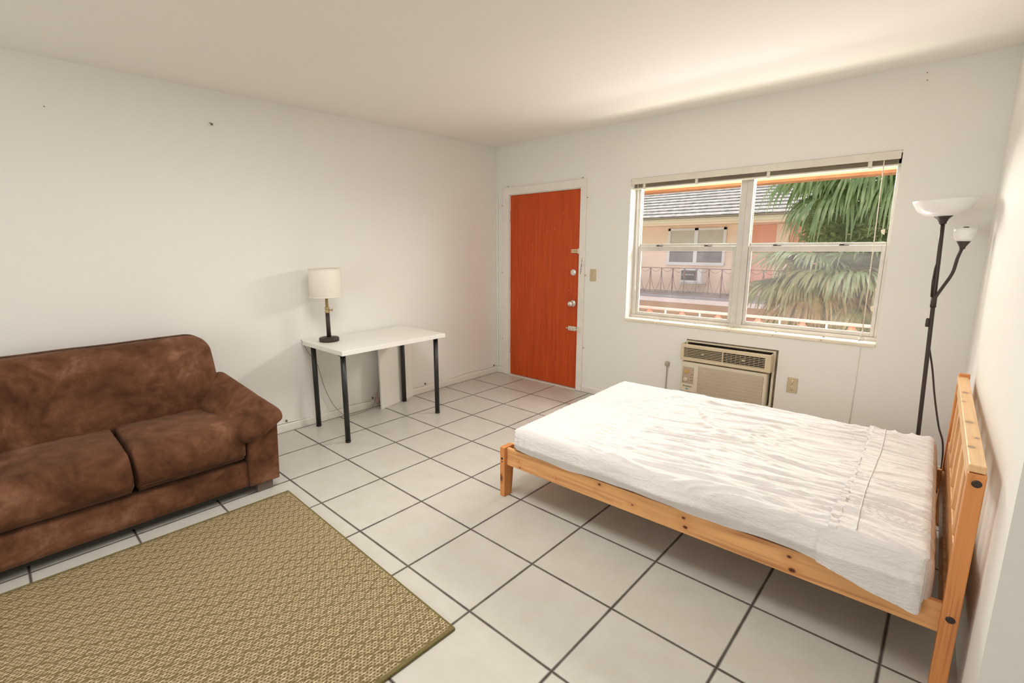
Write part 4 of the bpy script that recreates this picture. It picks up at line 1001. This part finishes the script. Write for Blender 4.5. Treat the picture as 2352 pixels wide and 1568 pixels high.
# opposite building
nb = thing('neighbouring_building', 'peach two-storey building with grey tiled roof across the courtyard', 'building', (0, 10, -2.95))
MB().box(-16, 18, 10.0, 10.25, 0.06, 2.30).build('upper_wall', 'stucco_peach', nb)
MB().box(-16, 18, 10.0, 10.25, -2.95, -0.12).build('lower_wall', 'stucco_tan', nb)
bsl = MB(); bsl.box(-16, 18, 8.75, 10.0, 0.0, 0.075)
bso_ = bsl.build('balcony_slab', 'slab_grey', nb)
MB().box(-16, 18, 8.72, 9.98, -0.11, 0.0).build('slab_edge', 'slab_pink', bso_)
efa = MB(); efa.box(-16, 18, 9.02, 9.10, 1.955, 2.08); efa.box(-16, 18, 8.98, 9.03, 2.03, 2.10)
efo = efa.build('eave_fascia', 'fascia_cream', nb)
MB().box(-16, 18, 9.10, 10.0, 1.90, 1.955).build('eave_soffit', 'stucco_peach', nb)
rf = MB(); run, rise = 0.268, 0.098
for k in range(20):
    y0, z0 = 8.93 + k * run, 2.075 + k * rise
    rf.prism([(y0 - 0.04, z0 + 0.034), (y0 + run, z0 + rise + 0.010), (y0 + run, z0 + rise + 0.032), (y0 - 0.04, z0 + 0.056)], 'x', -16, 18)
rfo = rf.build('roof', 'roof_tile', nb)
MB().prism([(8.95, 2.06), (14.3, 4.016), (14.3, 2.06)], 'x', -15.9, 17.9).build('roof_body', 'bark', nb)
# window of the opposite flat
wf = MB(); wx0, wx1, wz0, wz1 = -2.435, -0.860, 0.820, 1.835
wf.box(wx0, wx0 + 0.07, 9.95, 10.0, wz0, wz1); wf.box(wx1 - 0.07, wx1, 9.95, 10.0, wz0, wz1); wf.box(wx0, wx1, 9.95, 10.0, wz1 - 0.06, wz1); wf.box(wx0, wx1, 9.93, 10.0, wz0, wz0 + 0.08); wf.box(-1.69, -1.59, 9.95, 10.0, wz0, wz1)
wfo = wf.build('window', 'white_paint', nb)
for (a, b_) in ((wx0 + 0.07, -1.69), (-1.59, wx1 - 0.07)):
    MB().box(a, b_, 9.975, 9.999, 1.36, wz1 - 0.06).build('pane', 'window_shade', wfo)
    MB().box(a, b_, 9.97, 9.999, wz0 + 0.08, 1.36).build('pane', 'window_screen', wfo)
for (a, b_) in ((-0.225, 0.305), (0.61, 1.45)):
    MB().box(a, b_, 9.965, 9.999, 0.22, 1.86).build('door', 'door_salmon', nb)
MB().box(-0.36, 0.42, 9.96, 9.999, -2.75, -0.55).build('door', 'door_salmon', nb)
MB().box(0.31, 0.60, 9.955, 9.999, 0.08, 1.88).build('wall_pier', 'stucco_peach', nb)

# its air conditioner
oa = thing('wall_air_conditioner', 'small air conditioner on the facade across the courtyard', 'air conditioner', (-1.58, 9.85, 0.36))
ob = MB(); ob.box(-1.855, -1.295, 9.58, 9.998, 0.365, 0.735, 0.01)
ob.build('casing', 'white_paint', oa)
MB().box(-1.835, -1.425, 9.572, 9.582, 0.425, 0.695, 0.002).build('grille', 'dark_brown_metal', oa)
MB().text('FRIEDRICH', 0.055, on_wall_y(-1.615, 9.571, 0.575), 0.001).text('C', 0.075, on_wall_y(-1.795, 9.571, 0.575), 0.001, shear=0.3).build('lettering', 'white_paint', oa)
MB().box(-1.90, -1.28, 9.60, 9.998, 0.335, 0.365).build('bracket', 'white_paint', oa)

# its balcony railing with swags
orl = thing('iron_railing', 'brown iron railing with swag pattern on the opposite balcony', 'railing', (-1.0, 8.8, 0.075))
MB().box(-6.5, 6.5, 8.79, 8.81, 0.775, 0.795).build('top_rail', 'rail_brown', orl)
MB().box(-6.5, 6.5, 8.795, 8.805, 0.125, 0.137).build('bottom_rail', 'rail_brown', orl)
k0 = -7
for k in range(-7, 16):
    x = -1.745 + 0.3075 * k
    thick = (k % 4 == 0); hw = 0.013 if thick else 0.007
    MB().box(x - hw, x + hw, 8.80 - hw, 8.80 + hw, 0.075 if thick else 0.125, 0.778).build('baluster', 'rail_brown', orl)
    sg = MB(); xa, xb = x + 0.01, x + 0.2975; xm = (xa + xb) / 2
    sg.tube([(xa + (xb - xa) * t / 12, 8.80, 0.775 - 0.09 * math.sin(PI * t / 12)) for t in range(13)], 0.005, 5)
    sg.tube([(xm - (xm - xa) * (1 - (t / 10) ** 2.2), 8.80, 0.77 - 0.64 * (t / 10)) for t in range(11)], 0.005, 5)
    sg.tube([(xm + (xb - xm) * (1 - (t / 10) ** 2.2), 8.80, 0.77 - 0.64 * (t / 10)) for t in range(11)], 0.005, 5)
    sg.build('swag', 'rail_brown', orl)

# ------------------------------------------------------------------ palms and the small-leaved tree
def frond_mesh(root, az, el, petiole, rad, nseg, spread, droop, rng):
    """fan frond: thin petiole then folded segments that droop at the tips"""
    mb = MB(); d = V((math.cos(az) * math.cos(el), math.sin(az) * math.cos(el), math.sin(el)))
    side = V((-math.sin(az), math.cos(az), 0)); upv = side.cross(d) * -1
    if upv.z < 0: upv = -upv
    pts = []; n = 7
    for i in range(n + 1):
        t = i / n; pts.append(root + d * (petiole * t) + V((0, 0, -0.18 * droop * petiole * t * t)))
    mb.tube(pts, [0.016 - 0.009 * i / n for i in range(n + 1)], 6)
    hub = pts[-1]; dd = (pts[-1] - pts[-2]).normalized()
    for k in range(nseg):
        a = spread * (2 * (k + 0.5) / nseg - 1)
        u = (dd * math.cos(a) + side * math.sin(a)).normalized()
        L = rad * (0.80 + 0.28 * math.cos(a * 0.6)) * rng.uniform(0.86, 1.1); wdt = 0.017 * rng.uniform(0.8, 1.25)
        lift = 0.10 * abs(math.sin(a)) + rng.uniform(-0.05, 0.05)
        perp = u.cross(upv).normalized(); prev = None
        st_ = rng.uniform(0.45, 0.65); dr = droop * rng.uniform(0.7, 1.5)
        twist = rng.uniform(-0.6, 0.6)
        for i in range(9):
            t = i / 8
            p = hub + u * (L * t) + upv * (lift * L * t * (1 - t))
            if t > st_: 
                e = (t - st_) / (1 - st_); p = p + V((0, 0, -dr * L * 0.40 * e ** 1.7)) - u * (L * 0.14 * e ** 2 * min(1, dr))
            p += V((0, 0, -0.07 * dr * L * t * t))
            wt = wdt * (0.35 + 1.0 * math.sin(PI * min(1, 0.15 + 0.75 * t))) if t < 0.97 else 0.002
            pp = (perp * math.cos(twist * t) + upv * math.sin(twist * t)) * wt
            cur = (mb.bm.verts.new(p - pp), mb.bm.verts.new(p + upv * 0.004), mb.bm.verts.new(p + pp))
            if prev:
                mb.bm.faces.new((prev[0], prev[1], cur[1], cur[0])); mb.bm.faces.new((prev[1], prev[2], cur[2], cur[1]))
            prev = cur
    return mb
def palm(base, crown_z, fronds, label, rng):
    t = thing('fan_palm', label, 'palm tree', base)
    top = V((base[0], base[1], crown_z))
    n = 14
    tk = MB(); tk.tube([V(base).lerp(top, i / n) + V((0.03 * math.sin(i), 0.03 * math.cos(i * 1.3), 0)) for i in range(n + 1)], [0.16 - 0.03 * i / n + 0.012 * (i % 2) for i in range(n + 1)], 12)
    tk.build('trunk', 'bark', t)
    for (az, el, pet, rad, droop, mat) in fronds:
        ro = top + V((0.08 * math.cos(az), 0.08 * math.sin(az), rng.uniform(-0.15, 0.1)))
        frond_mesh(ro, az, el, pet, rad, 60, 1.95, droop, rng).build('frond', mat, t)
    return t
rng = random.Random(11)
D = math.radians
A = []
for (az, el, pet, rad, dr, mat) in (
    (200, 18, 0.95, 0.80, 0.9, 'palm_green'), (185, 40, 0.9, 0.8, 0.8, 'palm_green'), (225, 5, 0.8, 0.8, 1.1, 'palm_green'), (165, 20, 0.9, 0.8, 0.9, 'palm_green'), (250, 25, 0.7, 0.8, 1.1, 'palm_green'),
    (275, 5, 0.7, 0.75, 1.2, 'palm_green'), (300, 25, 0.8, 0.8, 1.0, 'palm_green'), (330, 10, 0.8, 0.8, 1.0, 'palm_green'), (20, 30, 0.9, 0.8, 0.9, 'palm_green'), (90, 35, 0.9, 0.8, 0.9, 'palm_green'), (130, 10, 0.9, 0.8, 1.0, 'palm_green'), (235, 45, 0.8, 0.8, 0.9, 'palm_olive')):
    A.append((D(az), D(el), pet, rad, dr, mat))
palm((2.95, 5.3, -2.95), 2.28, A, 'tall green fan palm behind the upper right window panes', rng)
B_ = []
for (az, el, pet, rad, dr, mat) in (
    (188, 28, 0.55, 0.80, 0.55, 'palm_olive'), (205, 8, 0.55, 0.85, 0.70, 'palm_olive'), (178, -2, 0.55, 0.80, 0.75, 'palm_olive'), (222, 30, 0.40, 0.80, 0.60, 'palm_green'), (230, -12, 0.45, 0.78, 0.9, 'palm_dry'),
    (252, 12, 0.35, 0.80, 0.75, 'palm_olive'), (268, -18, 0.32, 0.75, 1.0, 'palm_dry'), (288, 18, 0.40, 0.80, 0.7, 'palm_green'), (305, -10, 0.42, 0.78, 0.9, 'palm_olive'), (338, 8, 0.45, 0.80, 0.8, 'palm_olive'),
    (212, -34, 0.45, 0.72, 1.0, 'palm_dry'), (248, -42, 0.32, 0.70, 1.1, 'palm_olive'), (282, -40, 0.32, 0.70, 1.1, 'palm_dry'), (90, 20, 0.5, 0.8, 0.8, 'palm_olive'), (140, 12, 0.5, 0.8, 0.8, 'palm_green'), (322, -36, 0.4, 0.72, 1.1, 'palm_olive'), (193, -24, 0.48, 0.74, 0.9, 'palm_olive'), (15, 0, 0.5, 0.8, 0.8, 'palm_green'), (40, 20, 0.5, 0.8, 0.8, 'palm_olive'), (300, 45, 0.4, 0.75, 0.6, 'palm_green')):
    B_.append((D(az), D(el), pet, rad, dr, mat))
palm((2.55, 4.5, -2.95), 0.98, B_, 'lower yellow-green fan palm with drooping dry fronds outside the window', rng)
# broad tree with small leaves
tr = thing('leafy_tree', 'small-leaved green tree between the two palms', 'tree', (3.15, 5.0, -2.95))
tk = MB(); tk.tube([(3.15, 5.0, -2.95), (3.12, 5.0, -1.2), (3.2, 4.95, 0.4), (3.05, 4.85, 1.3)], [0.11, 0.09, 0.07, 0.04], 10)
for k in range(9):
    a = rng.uniform(0, 2 * PI); L = rng.uniform(0.5, 0.9)
    tk.tube(smooth_path([(3.1, 4.9, 0.9 + 0.06 * k), (3.1 + 0.4 * L * math.cos(a), 4.9 + 0.4 * L * math.sin(a), 1.3 + 0.06 * k), (3.0 + L * math.cos(a), 4.8 + L * math.sin(a), 1.5 + 0.07 * k)], 4), 0.012, 5)
tk.build('trunk', 'bark', tr)
lv = MB()
for k in range(7000):
    while True:
        q = V((rng.uniform(-1, 1), rng.uniform(-1, 1), rng.uniform(-1, 1)))
        if q.length < 1: break
    c = V((2.78 + q.x * 0.98, 4.75 + q.y * 0.55, 1.66 + q.z * 0.52 - 0.12 * abs(q.x)))
    if noise.noise(c * 3.0) < -0.30: continue
    u = V((rng.gauss(0, 1), rng.gauss(0, 1), rng.gauss(0, 0.6))).normalized(); w_ = u.cross(V((rng.gauss(0, 1), rng.gauss(0, 1), rng.gauss(0, 1)))).normalized()
    L = rng.uniform(0.035, 0.075); W_ = L * 0.32
    lv.quad(c - u * L, c + w_ * W_, c + u * L, c - w_ * W_)
tag(lv.build('foliage', 'small_leaves', tr), kind='stuff')
